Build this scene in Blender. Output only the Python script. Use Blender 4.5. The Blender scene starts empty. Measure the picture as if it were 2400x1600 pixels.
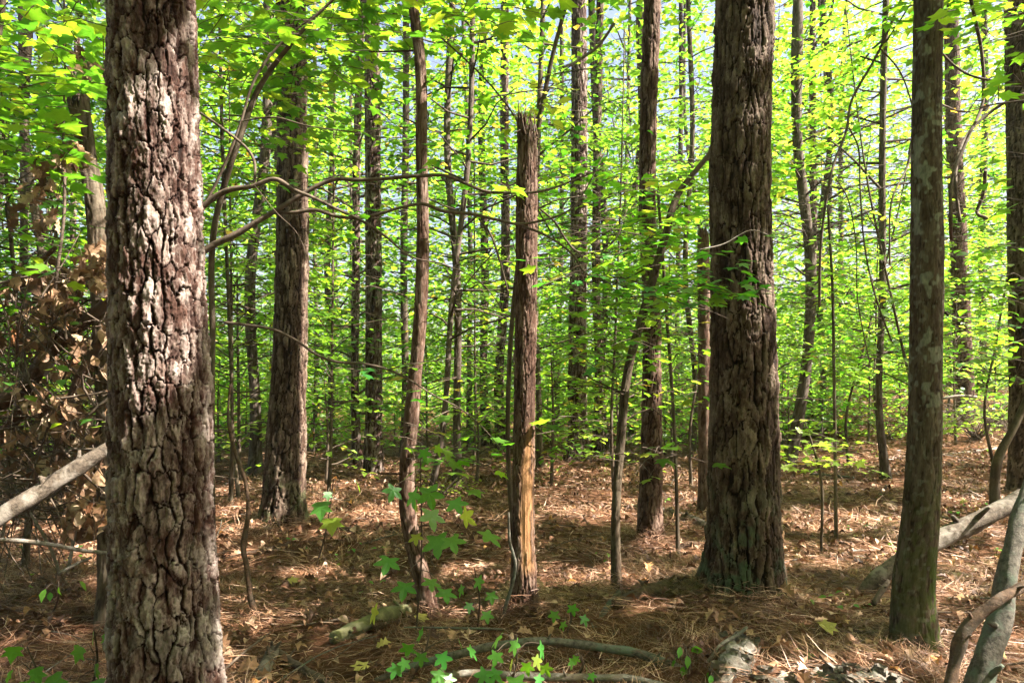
import bpy, math, random
import numpy as np
from mathutils import Vector

# ------------------------------------------------------------------ camera, world, sun, exposure
sc = bpy.context.scene
COL = sc.collection
F, CX, HZ, CAMZ = 1600.0, 1200.0, 900.0, 1.5      # focal length and horizon in photograph pixels, eye height
cam = bpy.data.cameras.new('camera')
cam.sensor_width = 36.0
cam.lens = 24.0
cam.shift_y = 100.0 / 2400.0
cam.clip_end = 600
camo = bpy.data.objects.new('camera', cam)
camo.location = (0, 0, CAMZ)
camo.rotation_euler = (math.radians(90), 0, 0)
COL.objects.link(camo)
sc.camera = camo

SUN_EL, SUN_AZ = math.radians(49), math.radians(100)   # azimuth clockwise from +Y (away from camera)
SUN = np.array([math.sin(SUN_AZ) * math.cos(SUN_EL), math.cos(SUN_AZ) * math.cos(SUN_EL), math.sin(SUN_EL)])
w = bpy.data.worlds.new('World')
sc.world = w
w.use_nodes = True
sky = w.node_tree.nodes.new('ShaderNodeTexSky')
sky.sky_type = 'NISHITA'
sky.sun_disc = False
sky.sun_elevation = SUN_EL
sky.sun_rotation = SUN_AZ
sky.air_density = 1.0
sky.dust_density = 6.0
sky.ozone_density = 0.3
bg = w.node_tree.nodes['Background']
bg.inputs[1].default_value = 0.05
w.node_tree.links.new(sky.outputs[0], bg.inputs[0])
sl = bpy.data.lights.new('sun', 'SUN')
sl.energy = 5.0
sl.angle = math.radians(0.5)
sl.color = (1.0, 0.93, 0.82)
so = bpy.data.objects.new('sun', sl)
so.rotation_euler = Vector(SUN).to_track_quat('Z', 'Y').to_euler()
so.location = (12, 0, 30)
COL.objects.link(so)
sc.view_settings.view_transform = 'Standard'
sc.view_settings.look = 'None'
sc.view_settings.exposure = 2.87
sc.view_settings.gamma = 1.0
try:
    sc.cycles.diffuse_bounces = 5
    sc.cycles.transmission_bounces = 6
    sc.cycles.max_bounces = 8
    sc.cycles.use_adaptive_sampling = True
except Exception:
    pass

# ------------------------------------------------------------------ numpy noise
M32 = 0xffffffff
def hsh(i, j, seed):
    n = (i.astype(np.int64) * 374761393 + j.astype(np.int64) * 668265263 + seed * 974634777) & M32
    n = ((n ^ (n >> 13)) * 1274126177) & M32
    return ((n ^ (n >> 16)) & M32) / 4294967296.0

def vn(u, v, seed=0, pu=None):
    u = np.asarray(u, float); v = np.asarray(v, float)
    i = np.floor(u); j = np.floor(v)
    fu = u - i; fv = v - j
    fu = fu * fu * (3 - 2 * fu); fv = fv * fv * (3 - 2 * fv)
    i = i.astype(np.int64); j = j.astype(np.int64)
    i1 = i + 1
    if pu:
        i = i % pu; i1 = i1 % pu
    a = hsh(i, j, seed); b = hsh(i1, j, seed); c = hsh(i, j + 1, seed); d = hsh(i1, j + 1, seed)
    return (a * (1 - fu) + b * fu) * (1 - fv) + (c * (1 - fu) + d * fu) * fv

def worley(u, v, seed, pu):
    """F1, F2, cell id, offset to the cell's top and how upright the border to the next cell stands"""
    i = np.floor(u).astype(np.int64); j = np.floor(v).astype(np.int64)
    z = np.zeros(u.shape); f1 = z + 9; f2 = z + 9; idd = z.copy(); x1 = z.copy(); y1 = z.copy(); x2 = z.copy(); y2 = z.copy()
    for dj in (-1, 0, 1):
        for di in (-1, 0, 1):
            a = i + di; b = j + dj; am = a % pu
            x = a + .12 + .76 * hsh(am, b, seed) - u
            y = b + .12 + .76 * hsh(am, b, seed + 1) - v
            d = np.sqrt(x * x + y * y) * .6 + .4 * np.maximum(np.abs(x), np.abs(y))
            h = hsh(am, b, seed + 2)
            n = d < f1; m = (~n) & (d < f2)
            f2 = np.where(n, f1, np.where(m, d, f2)); x2 = np.where(n, x1, np.where(m, x, x2)); y2 = np.where(n, y1, np.where(m, y, y2))
            idd = np.where(n, h, idd); x1 = np.where(n, x, x1); y1 = np.where(n, y, y1)
            f1 = np.where(n, d, f1)
    dx = np.abs(x2 - x1); dy = np.abs(y2 - y1)
    return f1, f2, idd, y1, dx / (dx + dy + 1e-6)

def sst(a, b, x):
    t = np.clip((x - a) / (b - a), 0, 1)
    return t * t * (3 - 2 * t)

# ------------------------------------------------------------------ terrain
MOUNDS = [(1.47, 4.5, .09, .55), (-1.5, 3.0, .05, .45), (.08, 4.45, .05, .25), (-2.35, 7.3, .06, .5), (1.3, 6.5, .05, .35), (.9, 4.1, .10, .6), (1.35, 13.0, .08, .7), (1.12, 3.42, .10, .22), (1.6, 3.3, .09, .3), (1.95, 3.35, .08, .25)]
def GH(x, y):
    x = np.asarray(x, float); y = np.asarray(y, float)
    h = .10 * (vn(x * .45 + 7, y * .45 + 3, 5) - .5) + .05 * (vn(x * 1.7, y * 1.7, 6) - .5)
    h = h + 1.25 * sst(2.0, 12.0, x) * sst(7.0, 20.0, y) + .25 * sst(14, 40, y)
    for mx, my, a, r in MOUNDS:
        h = h + a * np.exp(-((x - mx) ** 2 + (y - my) ** 2) / (r * r))
    return h
def gh(x, y): return float(GH(x, y))

def P(px, py, d):
    return np.array([(px - CX) / F * d, d, CAMZ - (py - HZ) / F * d])
def G(px, py):
    lo, hi = 1.0, 80.0
    for _ in range(26):
        m = .5 * (lo + hi); p = P(px, py, m)
        if p[2] > gh(p[0], p[1]): lo = m
        else: hi = m
    p = P(px, py, lo); p[2] = gh(p[0], p[1])
    return p

# ------------------------------------------------------------------ mesh helpers
def mk_mesh(name, V, Q=None, T=None, mats=(), attrs=None, smooth=True, fm=None):
    V = np.asarray(V, np.float32)
    Q = np.zeros((0, 4), np.int32) if Q is None else np.asarray(Q, np.int32).reshape(-1, 4)
    T = np.zeros((0, 3), np.int32) if T is None else np.asarray(T, np.int32).reshape(-1, 3)
    me = bpy.data.meshes.new(name)
    me.vertices.add(len(V)); me.vertices.foreach_set('co', V.ravel())
    nl = Q.size + T.size
    me.loops.add(nl)
    me.loops.foreach_set('vertex_index', np.concatenate([Q.ravel(), T.ravel()]).astype(np.int32))
    npoly = len(Q) + len(T)
    me.polygons.add(npoly)
    ls = np.concatenate([np.arange(len(Q)) * 4, Q.size + np.arange(len(T)) * 3]).astype(np.int32)
    me.polygons.foreach_set('loop_start', ls)
    me.polygons.foreach_set('use_smooth', np.full(npoly, smooth, bool))
    for m in mats: me.materials.append(m)
    if fm is not None: me.polygons.foreach_set('material_index', np.asarray(fm, np.int32))
    for k, a in (attrs or {}).items():
        at = me.attributes.new(k, 'FLOAT', 'POINT')
        at.data.foreach_set('value', np.asarray(a, np.float32))
    me.update(calc_edges=True)
    return me

class MB:
    """collects shapes of one part; faces keep a material index"""
    def __init__(s): s.V = []; s.Q = []; s.T = []; s.qm = []; s.tm = []; s.n = 0; s.A = {}
    def add(s, V, Q=None, T=None, m=0, **at):
        V = np.asarray(V, float)
        if not len(V): return
        for k in set(at) | set(s.A):
            lst = s.A.setdefault(k, [np.zeros(s.n)] if s.n else [])
            lst.append(np.broadcast_to(np.asarray(at.get(k, 0.0), float), (len(V),)))
        s.V.append(V)
        if Q is not None and len(Q): s.Q.append(np.asarray(Q) + s.n); s.qm.append(np.full(len(Q), m))
        if T is not None and len(T): s.T.append(np.asarray(T) + s.n); s.tm.append(np.full(len(T), m))
        s.n += len(V)
    def build(s, name, mats, parent=None, smooth=True):
        V = np.concatenate(s.V)
        Q = np.concatenate(s.Q) if s.Q else None
        T = np.concatenate(s.T) if s.T else None
        fm = np.concatenate(s.qm + s.tm)
        me = mk_mesh(name, V - (np.array(parent.location) if parent else 0), Q, T, mats, {k: np.concatenate(v) for k, v in s.A.items()}, smooth, fm)
        return link(name, me, parent)

def link(name, me, parent=None):
    o = bpy.data.objects.new(name, me); COL.objects.link(o)
    if parent: o.parent = parent
    return o
def tag(o, label, cat, group=None):
    o['label'] = label; o['category'] = cat
    if group: o['group'] = group
    return o
def thing(name, label, cat, loc, group=None):
    o = bpy.data.objects.new(name, None); COL.objects.link(o)
    o.empty_display_size = .1
    o.location = Vector([float(c) for c in loc])
    return tag(o, label, cat, group)
def single(name, mb, mats, label, cat, group=None, smooth=True):
    """a thing that is one mesh, its origin at its base"""
    V = np.concatenate(mb.V); b = V.mean(0); b[2] = V[:, 2].min()
    e = bpy.data.objects.new('tmp', None); e.location = Vector(b.tolist())
    o = mb.build(name, mats, e, smooth); o.parent = None; o.location = Vector(b.tolist())
    bpy.data.objects.remove(e)
    return tag(o, label, cat, group)

def smooth_path(pts, n=None, step=None):
    """Catmull-Rom through rows (any columns)"""
    p = np.asarray(pts, float)
    if len(p) == 2: p = np.array([p[0], (p[0] + p[1]) / 2, p[1]])
    L = np.linalg.norm(np.diff(p[:, :3], axis=0), axis=1); t = np.concatenate([[0], np.cumsum(np.maximum(L, 1e-6))])
    if n is None: n = max(4, int(t[-1] / step) + 1)
    tt = np.linspace(0, t[-1], n)
    m = np.gradient(p, t, axis=0)
    k = np.clip(np.searchsorted(t, tt, side='right') - 1, 0, len(p) - 2)
    h = (t[k + 1] - t[k])[:, None]; s = ((tt - t[k]) / h[:, 0])[:, None]
    return ((2*s**3-3*s**2+1)*p[k] + (s**3-2*s**2+s)*h*m[k] + (-2*s**3+3*s**2)*p[k+1] + (s**3-s**2)*h*m[k+1])

def tube(pts, rad, seg=6, step=.06, n=None, wob=.12, seed=0, cap=True, sm=True):
    pts = np.asarray(pts, float); rad = np.broadcast_to(np.asarray(rad, float), (len(pts),)) if np.ndim(rad) else np.full(len(pts), rad)
    pr = np.column_stack([pts, rad])
    if sm: pr = smooth_path(pr, n=n, step=step)
    c = pr[:, :3]; r = np.maximum(pr[:, 3], 5e-4); k = len(c)
    tg = np.gradient(c, axis=0); tg /= np.linalg.norm(tg, axis=1)[:, None] + 1e-12
    up = np.array([0, 0, 1.0]) if abs(tg[0][2]) < .9 else np.array([1.0, 0, 0])
    a = np.cross(tg, up); a /= np.linalg.norm(a, axis=1)[:, None] + 1e-9
    for i in range(1, k):
        v = a[i - 1] - tg[i] * np.dot(a[i - 1], tg[i]); nv = np.linalg.norm(v)
        if nv > 1e-6: a[i] = v / nv
    b = np.cross(tg, a)
    th = np.arange(seg) / seg * 2 * np.pi
    arc = np.concatenate([[0], np.cumsum(np.linalg.norm(np.diff(c, axis=0), axis=1))])
    U, W = np.meshgrid(np.arange(seg) / seg * 4, arc / (max(r.max(), .004) * 3))
    rr = r[:, None] * (1 + wob * 2 * (vn(U, W, 91 + seed, 4) - .5) + (wob * .9 * (vn(U * 3, W * 1.6, 92 + seed, 12) - .5) + wob * .6 * (vn(U * 6, W * 6, 93 + seed, 24) - .5) if seg > 10 else 0))
    V = c[:, None, :] + rr[..., None] * (np.cos(th)[None, :, None] * a[:, None, :] + np.sin(th)[None, :, None] * b[:, None, :])
    V = V.reshape(-1, 3)
    i = np.arange(k - 1)[:, None] * seg; j = np.arange(seg)[None, :]; j1 = (j + 1) % seg
    Q = np.stack([i + j, i + j1, i + seg + j1, i + seg + j], -1).reshape(-1, 4)
    T = None
    if cap:
        V = np.concatenate([V, c[:1], c[-1:]]); n0 = k * seg
        j = np.arange(seg); j1 = (j + 1) % seg
        T = np.concatenate([np.stack([np.full(seg, n0), j1, j], -1), np.stack([np.full(seg, n0 + 1), (k - 1) * seg + j, (k - 1) * seg + j1], -1)])
    return V, Q, T

# ------------------------------------------------------------------ materials
def nt(name):
    m = bpy.data.materials.new(name); m.use_nodes = True
    N = m.node_tree.nodes; N.clear()
    return m, N, m.node_tree.links
def ramp(N, stops, interp='LINEAR'):
    r = N.new('ShaderNodeValToRGB'); e = r.color_ramp.elements
    r.color_ramp.interpolation = interp
    while len(e) < len(stops): e.new(.5)
    for k, (p, c) in enumerate(stops):
        e[k].position = p; e[k].color = (*c, 1)
    return r
def mixc(N, L, fac, a, b, mode='MIX'):
    x = N.new('ShaderNodeMix'); x.data_type = 'RGBA'; x.blend_type = mode
    for s, v in ((x.inputs[0], fac), (x.inputs[6], a), (x.inputs[7], b)):
        if hasattr(v, 'is_linked'): L.new(v, s)
        elif isinstance(v, tuple): s.default_value = (*v, 1)
        else: s.default_value = v
    return x.outputs[2]
def attr(N, name):
    a = N.new('ShaderNodeAttribute'); a.attribute_name = name
    return a.outputs['Fac']
def noise(N, L, scale, detail=4, vec=None, rough=.6):
    n = N.new('ShaderNodeTexNoise'); n.inputs['Scale'].default_value = scale; n.inputs['Detail'].default_value = detail
    n.inputs['Roughness'].default_value = rough
    if vec is not None: L.new(vec, n.inputs['Vector'])
    return n.outputs['Fac']
def objco(N, L, scale=(1, 1, 1)):
    t = N.new('ShaderNodeTexCoord'); mp = N.new('ShaderNodeMapping'); mp.inputs['Scale'].default_value = scale
    L.new(t.outputs['Object'], mp.inputs['Vector'])
    return mp.outputs['Vector']

def leaf_mat(name, refl, trans, fac=.5, rough=.42, spec=.35):
    m, N, L = nt(name)
    out = N.new('ShaderNodeOutputMaterial')
    g = N.new('ShaderNodeNewGeometry')
    r1 = ramp(N, refl); r2 = ramp(N, trans)
    L.new(g.outputs['Random Per Island'], r1.inputs[0]); L.new(g.outputs['Random Per Island'], r2.inputs[0])
    oi = N.new('ShaderNodeObjectInfo')
    hv = []
    for r in (r1, r2):
        h = N.new('ShaderNodeHueSaturation')
        mr = N.new('ShaderNodeMapRange'); mr.inputs[3].default_value = .478; mr.inputs[4].default_value = .515
        L.new(oi.outputs['Random'], mr.inputs[0]); L.new(mr.outputs[0], h.inputs['Hue'])
        n = noise(N, L, 38, 3, objco(N, L))
        mv = N.new('ShaderNodeMapRange'); mv.inputs[3].default_value = .75; mv.inputs[4].default_value = 1.2
        L.new(n, mv.inputs[0]); L.new(mv.outputs[0], h.inputs['Value'])
        L.new(r.outputs[0], h.inputs['Color']); hv.append(h.outputs[0])
    p = N.new('ShaderNodeBsdfPrincipled')
    p.inputs['Roughness'].default_value = rough; p.inputs['Specular IOR Level'].default_value = spec
    L.new(hv[0], p.inputs['Base Color'])
    t = N.new('ShaderNodeBsdfTranslucent'); L.new(hv[1], t.inputs['Color'])
    mx = N.new('ShaderNodeMixShader'); mx.inputs[0].default_value = fac
    L.new(p.outputs[0], mx.inputs[1]); L.new(t.outputs[0], mx.inputs[2]); L.new(mx.outputs[0], out.inputs[0])
    return m

def bark_mat(name, crack, mid, top, pale, scale=1.0, peel=(.30, .155, .07), moss=(.06, .085, .03), lich=(.33, .34, .29), bump=.5, mossn=True):
    """furrow, flank and plate-face colours follow the bark relief; lichen, moss and peeled wood have their own shapes"""
    m, N, L = nt(name)
    out = N.new('ShaderNodeOutputMaterial')
    p = N.new('ShaderNodeBsdfPrincipled'); p.inputs['Roughness'].default_value = .85; p.inputs['Specular IOR Level'].default_value = .15
    r = ramp(N, [(0, crack), (.3, mid), (.62, top), (1.0, top)])
    L.new(attr(N, 'h'), r.inputs[0])
    co = objco(N, L, (scale, scale, scale * .35))
    n1 = noise(N, L, 16, 6, co, .7)
    n2 = noise(N, L, 55, 4, co, .7)
    rp = ramp(N, [(.42, (0, 0, 0)), (.62, (1, 1, 1))]); L.new(n1, rp.inputs[0])
    ma = N.new('ShaderNodeMath'); ma.operation = 'MULTIPLY'; L.new(rp.outputs[0], ma.inputs[0])
    rh = ramp(N, [(.3, (0, 0, 0)), (.6, (1, 1, 1))]); L.new(attr(N, 'h'), rh.inputs[0]); L.new(rh.outputs[0], ma.inputs[1])
    c = mixc(N, L, ma.outputs[0], r.outputs[0], pale)
    # per flake tint
    rt = ramp(N, [(.15, (.5, .4, .38)), (.38, (.85, .72, .66)), (.55, (1.05, 1.05, 1.05)), (.8, (1.55, 1.52, 1.5))]); L.new(attr(N, 'pid'), rt.inputs[0])
    c = mixc(N, L, .8, c, rt.outputs[0], 'MULTIPLY')
    r2 = ramp(N, [(.3, (.6, .6, .6)), (.7, (1.3, 1.3, 1.3))]); L.new(n2, r2.inputs[0])
    c = mixc(N, L, .6, c, r2.outputs[0], 'MULTIPLY')
    rl = ramp(N, [(.35, tuple(v * .55 for v in lich)), (.65, tuple(v * 1.15 for v in lich))]); L.new(n2, rl.inputs[0])
    c = mixc(N, L, attr(N, "lich"), c, rl.outputs[0])
    c = mixc(N, L, attr(N, 'moss'), c, moss)
    wd = noise(N, L, 40, 4, objco(N, L, (1, 1, .08)), .6)
    rw = ramp(N, [(.3, tuple(v * .45 for v in peel)), (.7, peel)]); L.new(wd, rw.inputs[0])
    c = mixc(N, L, attr(N, 'peel'), c, rw.outputs[0])
    L.new(c, p.inputs['Base Color'])
    b = N.new('ShaderNodeBump'); b.inputs['Strength'].default_value = min(1, bump * 1.6); b.inputs['Distance'].default_value = .009
    L.new(noise(N, L, 60, 6, co, .8), b.inputs['Height']); L.new(b.outputs[0], p.inputs['Normal'])
    L.new(p.outputs[0], out.inputs[0])
    return m

def wood_mat(name, a, b, c=None, scale=30, zs=.3, bump=.4, rough=.85):
    m, N, L = nt(name)
    out = N.new('ShaderNodeOutputMaterial'); p = N.new('ShaderNodeBsdfPrincipled'); p.inputs['Roughness'].default_value = rough
    p.inputs['Specular IOR Level'].default_value = .2
    co = objco(N, L)
    n = noise(N, L, scale, 5, co, .7); n2 = noise(N, L, scale * .22, 3, co)
    r = ramp(N, [(.32, a), (.66, b)]); L.new(n, r.inputs[0])
    col = r.outputs[0]
    if c:
        r2 = ramp(N, [(.5, (0, 0, 0)), (.62, (1, 1, 1))]); L.new(n2, r2.inputs[0]); col = mixc(N, L, r2.outputs[0], col, c)
    L.new(col, p.inputs['Base Color'])
    bu = N.new('ShaderNodeBump'); bu.inputs['Strength'].default_value = bump; bu.inputs['Distance'].default_value = .006
    L.new(noise(N, L, scale * 2, 5, co, .7), bu.inputs['Height']); L.new(bu.outputs[0], p.inputs['Normal'])
    L.new(p.outputs[0], out.inputs[0])
    return m

def litter_mat(name, stops, rough=.6, trans=0.0, spec=.3, patch=False):
    m, N, L = nt(name)
    out = N.new('ShaderNodeOutputMaterial'); p = N.new('ShaderNodeBsdfPrincipled'); p.inputs['Roughness'].default_value = rough
    p.inputs['Specular IOR Level'].default_value = spec
    g = N.new('ShaderNodeNewGeometry'); r = ramp(N, stops); L.new(g.outputs['Random Per Island'], r.inputs[0])
    n = noise(N, L, 45, 3, objco(N, L)); rv = ramp(N, [(.3, (.65, .65, .65)), (.7, (1.2, 1.2, 1.2))]); L.new(n, rv.inputs[0])
    c = mixc(N, L, 1.0, r.outputs[0], rv.outputs[0], 'MULTIPLY')
    if patch:
        rq = ramp(N, [(.38, (.42, .36, .34)), (.52, (.95, .92, .9)), (.66, (1.25, 1.25, 1.25))]); L.new(noise(N, L, 1.7, 5, objco(N, L), .65), rq.inputs[0]); c = mixc(N, L, 1.0, c, rq.outputs[0], 'MULTIPLY')
    L.new(c, p.inputs['Base Color'])
    if trans:
        t = N.new('ShaderNodeBsdfTranslucent'); L.new(c, t.inputs['Color'])
        mx = N.new('ShaderNodeMixShader'); mx.inputs[0].default_value = trans
        L.new(p.outputs[0], mx.inputs[1]); L.new(t.outputs[0], mx.inputs[2]); L.new(mx.outputs[0], out.inputs[0])
    else: L.new(p.outputs[0], out.inputs[0])
    return m

def ground_mat():
    m, N, L = nt('needle_floor')
    out = N.new('ShaderNodeOutputMaterial'); p = N.new('ShaderNodeBsdfPrincipled'); p.inputs['Roughness'].default_value = .95
    p.inputs['Specular IOR Level'].default_value = .1
    co = objco(N, L)
    r = ramp(N, [(.25, (.035, .019, .011)), (.5, (.115, .054, .029)), (.75, (.25, .145, .09))]); L.new(noise(N, L, 28, 8, co, .75), r.inputs[0])
    r2 = ramp(N, [(.35, (.6, .55, .5)), (.65, (1.15, 1.1, 1.05))]); L.new(noise(N, L, 1.3, 3, co), r2.inputs[0])
    L.new(mixc(N, L, 1.0, r.outputs[0], r2.outputs[0], 'MULTIPLY'), p.inputs['Base Color'])
    b = N.new('ShaderNodeBump'); b.inputs['Strength'].default_value = .9; b.inputs['Distance'].default_value = .03
    L.new(noise(N, L, 40, 8, co, .8), b.inputs['Height']); L.new(b.outputs[0], p.inputs['Normal']); L.new(p.outputs[0], out.inputs[0])
    return m

LEAF = leaf_mat('broadleaf', [(0, (.045, .12, .012)), (.5, (.075, .17, .02)), (.9, (.11, .2, .022)), (1, (.2, .17, .02))],
                [(0, (.13, .45, .02)), (.5, (.28, .60, .025)), (.93, (.46, .69, .035)), (1, (.8, .5, .06))], .5)
LEAFD = leaf_mat('deep_green_leaf', [(0, (.025, .08, .012)), (1, (.05, .12, .018))], [(0, (.12, .36, .02)), (1, (.24, .50, .03))], .45)
LEAFL = leaf_mat('light_leaf', [(0, (.08, .16, .02)), (.9, (.12, .2, .03)), (1, (.22, .14, .02))], [(0, (.26, .62, .03)), (.9, (.46, .74, .06)), (1, (.8, .5, .06))], .52)
LEAFN = leaf_mat('broadleaf_near', [(0, (.03, .13, .02)), (.6, (.05, .18, .03)), (1, (.10, .2, .02))],
                 [(0, (.12, .42, .02)), (.6, (.26, .58, .02)), (1, (.5, .66, .03))], .45, .38, .4)
LEAFY = leaf_mat('sunlit_leaf', [(0, (.12, .2, .02)), (1, (.17, .24, .03))], [(0, (.55, .72, .06)), (1, (.72, .8, .10))], .5)  # sunlight put into the colour: brighter, yellower copy of the leaf
PINEL = leaf_mat('pine_needles_green', [(0, (.05, .1, .03)), (1, (.08, .13, .04))], [(0, (.14, .28, .07)), (1, (.2, .34, .09))], .35)
DEAD = litter_mat('dead_leaf', [(0, (.09, .05, .03)), (.4, (.22, .125, .068)), (.75, (.38, .24, .14)), (.93, (.48, .36, .24)), (1, (.30, .12, .05))], .6, .3)
NEED = litter_mat('fallen_needles', [(0, (.055, .025, .014)), (.4, (.17, .075, .038)), (.75, (.36, .20, .12)), (1, (.56, .40, .29))], .5, patch=True)
LITT = litter_mat('fallen_leaf', [(0, (.07, .033, .018)), (.4, (.17, .08, .04)), (.72, (.32, .185, .105)), (.94, (.50, .35, .25)), (1, (.45, .22, .05))], .6, .15, patch=True)
YEL = litter_mat('yellow_leaf', [(0, (.5, .34, .05)), (.6, (.5, .42, .12)), (1, (.45, .3, .12))], .5, .3)
GROUND = ground_mat()
B_FLAKY = bark_mat('flaky_pine_bark', (.0045, .002, .0012), (.028, .0105, .0065), (.046, .0225, .0165), (.25, .205, .185))
B_PINE = bark_mat('pine_bark', (.0035, .002, .0013), (.021, .0105, .0065), (.05, .030, .021), (.16, .12, .094), lich=(.075, .10, .062))
B_RED = bark_mat('reddish_bark', (.0072, .0036, .0022), (.0396, .0187, .0115), (.0720, .0403, .0274), (.1512, .1044, .0828))
B_HARD = bark_mat('hardwood_bark', (.0130, .0086, .0058), (.0360, .0259, .0166), (.0634, .0482, .0331), (.1080, .0864, .0634), moss=(.0360, .0504, .0086), lich=(.1944, .2016, .1620))
B_PALE = bark_mat('pale_hardwood_bark', (.012, .008, .005), (.032, .022, .0135), (.056, .041, .027), (.10, .078, .054), moss=(.05, .07, .012), lich=(.19, .19, .145))
B_FAR = bark_mat('far_trunk_bark', (.0101, .0065, .0043), (.0324, .0230, .0166), (.0648, .0490, .0382), (.1152, .0936, .0778))
TWIG = wood_mat('twig_wood', (.04, .027, .019), (.12, .088, .066), None, 30)
GREYW = wood_mat('grey_dead_wood', (.03, .026, .021), (.13, .112, .092), (.085, .10, .075), 44, bump=.8)
BRNW = wood_mat('brown_dead_wood', (.022, .013, .008), (.115, .068, .042), (.07, .053, .04), 36, bump=1.0)
PALEW = wood_mat('pale_rotten_wood', (.06, .046, .034), (.23, .205, .18), (.13, .10, .072), 40, bump=1.0)
LOGW = wood_mat('log_bark', (.022, .016, .011), (.12, .092, .07), (.17, .145, .122), 40, bump=1.0)
MOSSW = wood_mat('mossy_log', (.06, .06, .025), (.15, .14, .06), (.2, .19, .13), 12, bump=.8)
CONE = wood_mat('pine_cone', (.06, .035, .02), (.2, .12, .075), None, 60)

# ------------------------------------------------------------------ trunks with real bark relief
def trunk(mb, ctrl, nseg, dz, style, seed, amp, cw=.06, ch=.15, dense_top=None, jag=0.0, m=0, peel=None, moss=None, lich=None, cap=True, flare=1.0):
    """ctrl rows: x, y, z, radius; the relief is modelled, finer up to dense_top"""
    c = np.asarray(ctrl, float)
    z0, z1 = c[0, 2], c[-1, 2]
    zt = min(dense_top or z1, z1)
    zs = np.arange(z0, zt, dz)
    if zt < z1: zs = np.concatenate([zs, np.linspace(zt, z1, max(5, int((z1 - zt) / .35)))])
    # hermite in z
    t = c[:, 2]; mm = np.gradient(c, t, axis=0) if len(c) > 2 else np.repeat(((c[1] - c[0]) / (t[1] - t[0]))[None], 2, 0)
    k = np.clip(np.searchsorted(t, zs, side='right') - 1, 0, len(c) - 2); h = (t[k + 1] - t[k])[:, None]; s = ((zs - t[k]) / h[:, 0])[:, None]
    C = (2*s**3-3*s**2+1)*c[k] + (s**3-2*s**2+s)*h*mm[k] + (-2*s**3+3*s**2)*c[k+1] + (s**3-s**2)*h*mm[k+1]
    th = np.arange(nseg) / nseg
    R0 = np.median(c[:, 3])
    U, Z = np.meshgrid(th, zs); R = np.repeat(C[:, 3][:, None], nseg, 1)
    zz = Z - z0
    nc = max(5, int(round(2 * math.pi * R0 / cw)))
    if style == 'pine':
        n2 = nc * 2
        lw = .8 * (vn(U * nc, zz / ch * 1.1, seed + 20, nc) - .5) + .28 * (vn(U * n2, zz / ch * 3.1, seed + 21, n2) - .5) + .15 * (vn(U * n2 * 3, zz / ch * 8, seed + 31, n2 * 3) - .5)
        lv = .7 * (vn(U * nc, zz / ch * 1.3, seed + 22, nc) - .5) + .2 * (vn(U * n2 * 2, zz / ch * 5, seed + 30, n2 * 2) - .5) + .16 * (vn(U * n2 * 5, zz / ch * 13, seed + 32, n2 * 5) - .5)
        wu = U * nc + .8 * lw; wv = zz / ch + lv
        f1, f2, i1, oy, vert = worley(wu, wv, seed, nc)
        cw_ = .05 + .44 * vert ** 1.5 * vn(U * nc, zz / ch * 1.7, seed + 33, nc) ** 1.5       # furrows open and close
        pl = sst(.05, 1.0, (f2 - f1) / (cw_ * 1.15))
        # scaly layers: terraces of a stretched noise
        N1 = vn(wu * 1.3 + 5, wv * 1.2, seed + 34) * .55 + vn(U * n2 * 2, zz / ch * 3.4, seed + 35, n2 * 2) * .3 + vn(U * n2 * 5, zz / ch * 9, seed + 36, n2 * 5) * .15
        q = N1 * 8; fq = q - np.floor(q); terr = (np.floor(q) + sst(.86, 1.0, fq)) / 8
        edge = sst(.5, .86, fq) * (1 - sst(.9, 1.0, fq))
        g1, g2, i2, oy2, _v = worley(wu * 2 + .3, wv * 1.9, seed + 7, n2)
        p2 = sst(.0, .10, g2 - g1)
        fine = vn(U * nc * 6, zz / ch * 6, seed + 23, nc * 6) * .5 + vn(U * nc * 14, zz / ch * 22, seed + 24, nc * 14) * .5
        vs = vn(U * nc * 5, zz / ch * 1.6, seed + 25, nc * 5)
        H = pl * (.20 + .20 * i1 + .62 * (terr - .30) + .22 * i2 * p2 - .30 * (i2 - .25) * np.clip(oy2, -.5, .5) + .08 * vs) + .20 * (fine - .5) + .05
        pid = np.clip(.38 * i2 + .30 * i1 + .32 * fine + .25 * (terr - .5) - .12 * edge, 0, 1)
    elif style == 'fissure':
        wu = U * nc + .8 * (vn(U * nc, zz / ch, seed + 20, nc) - .5) + .3 * (vn(U * nc * 2, zz / ch * 3, seed + 21, nc * 2) - .5)
        r1 = 1 - np.abs(2 * vn(wu * 1.0, zz / ch * .8, seed, nc) - 1); r2 = 1 - np.abs(2 * vn(wu * 2, zz / ch * 1.6, seed + 1, nc * 2) - 1)
        fine = vn(U * nc * 4, zz / ch * 3, seed + 23, nc * 4) * .6 + vn(U * nc * 9, zz / ch * 10, seed + 24, nc * 9) * .4
        H = .85 - .42 * sst(.62, .98, r1) - .28 * sst(.7, 1.0, r2) + .45 * (fine - .5)
        pid = vn(wu, zz / ch * .6, seed + 3, nc) * .5 + .5 * fine
    else:
        fine = vn(U * nc, zz / ch, seed, nc) * .5 + vn(U * nc * 3, zz / ch * 4, seed + 1, nc * 3) * .5
        H = .35 + .6 * fine; pid = vn(U * nc, zz / ch * .5, seed + 2, nc)
    at = {}
    pe = peel(U, Z) if peel else np.zeros_like(U)
    big = vn(U * 4, zz * 1.4, seed + 40, 4) - .5
    grain = vn(U * 46, zz * 2.2, seed + 60, 46) * .6 + vn(U * 90, zz * 7, seed + 61, 90) * .4
    if peel: pe = pe * (1 - .9 * sst(.60, .70, vn(U * 20, zz * 5, seed + 62, 20) * .6 + vn(U * 44, zz * 14, seed + 63, 44) * .4))
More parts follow.
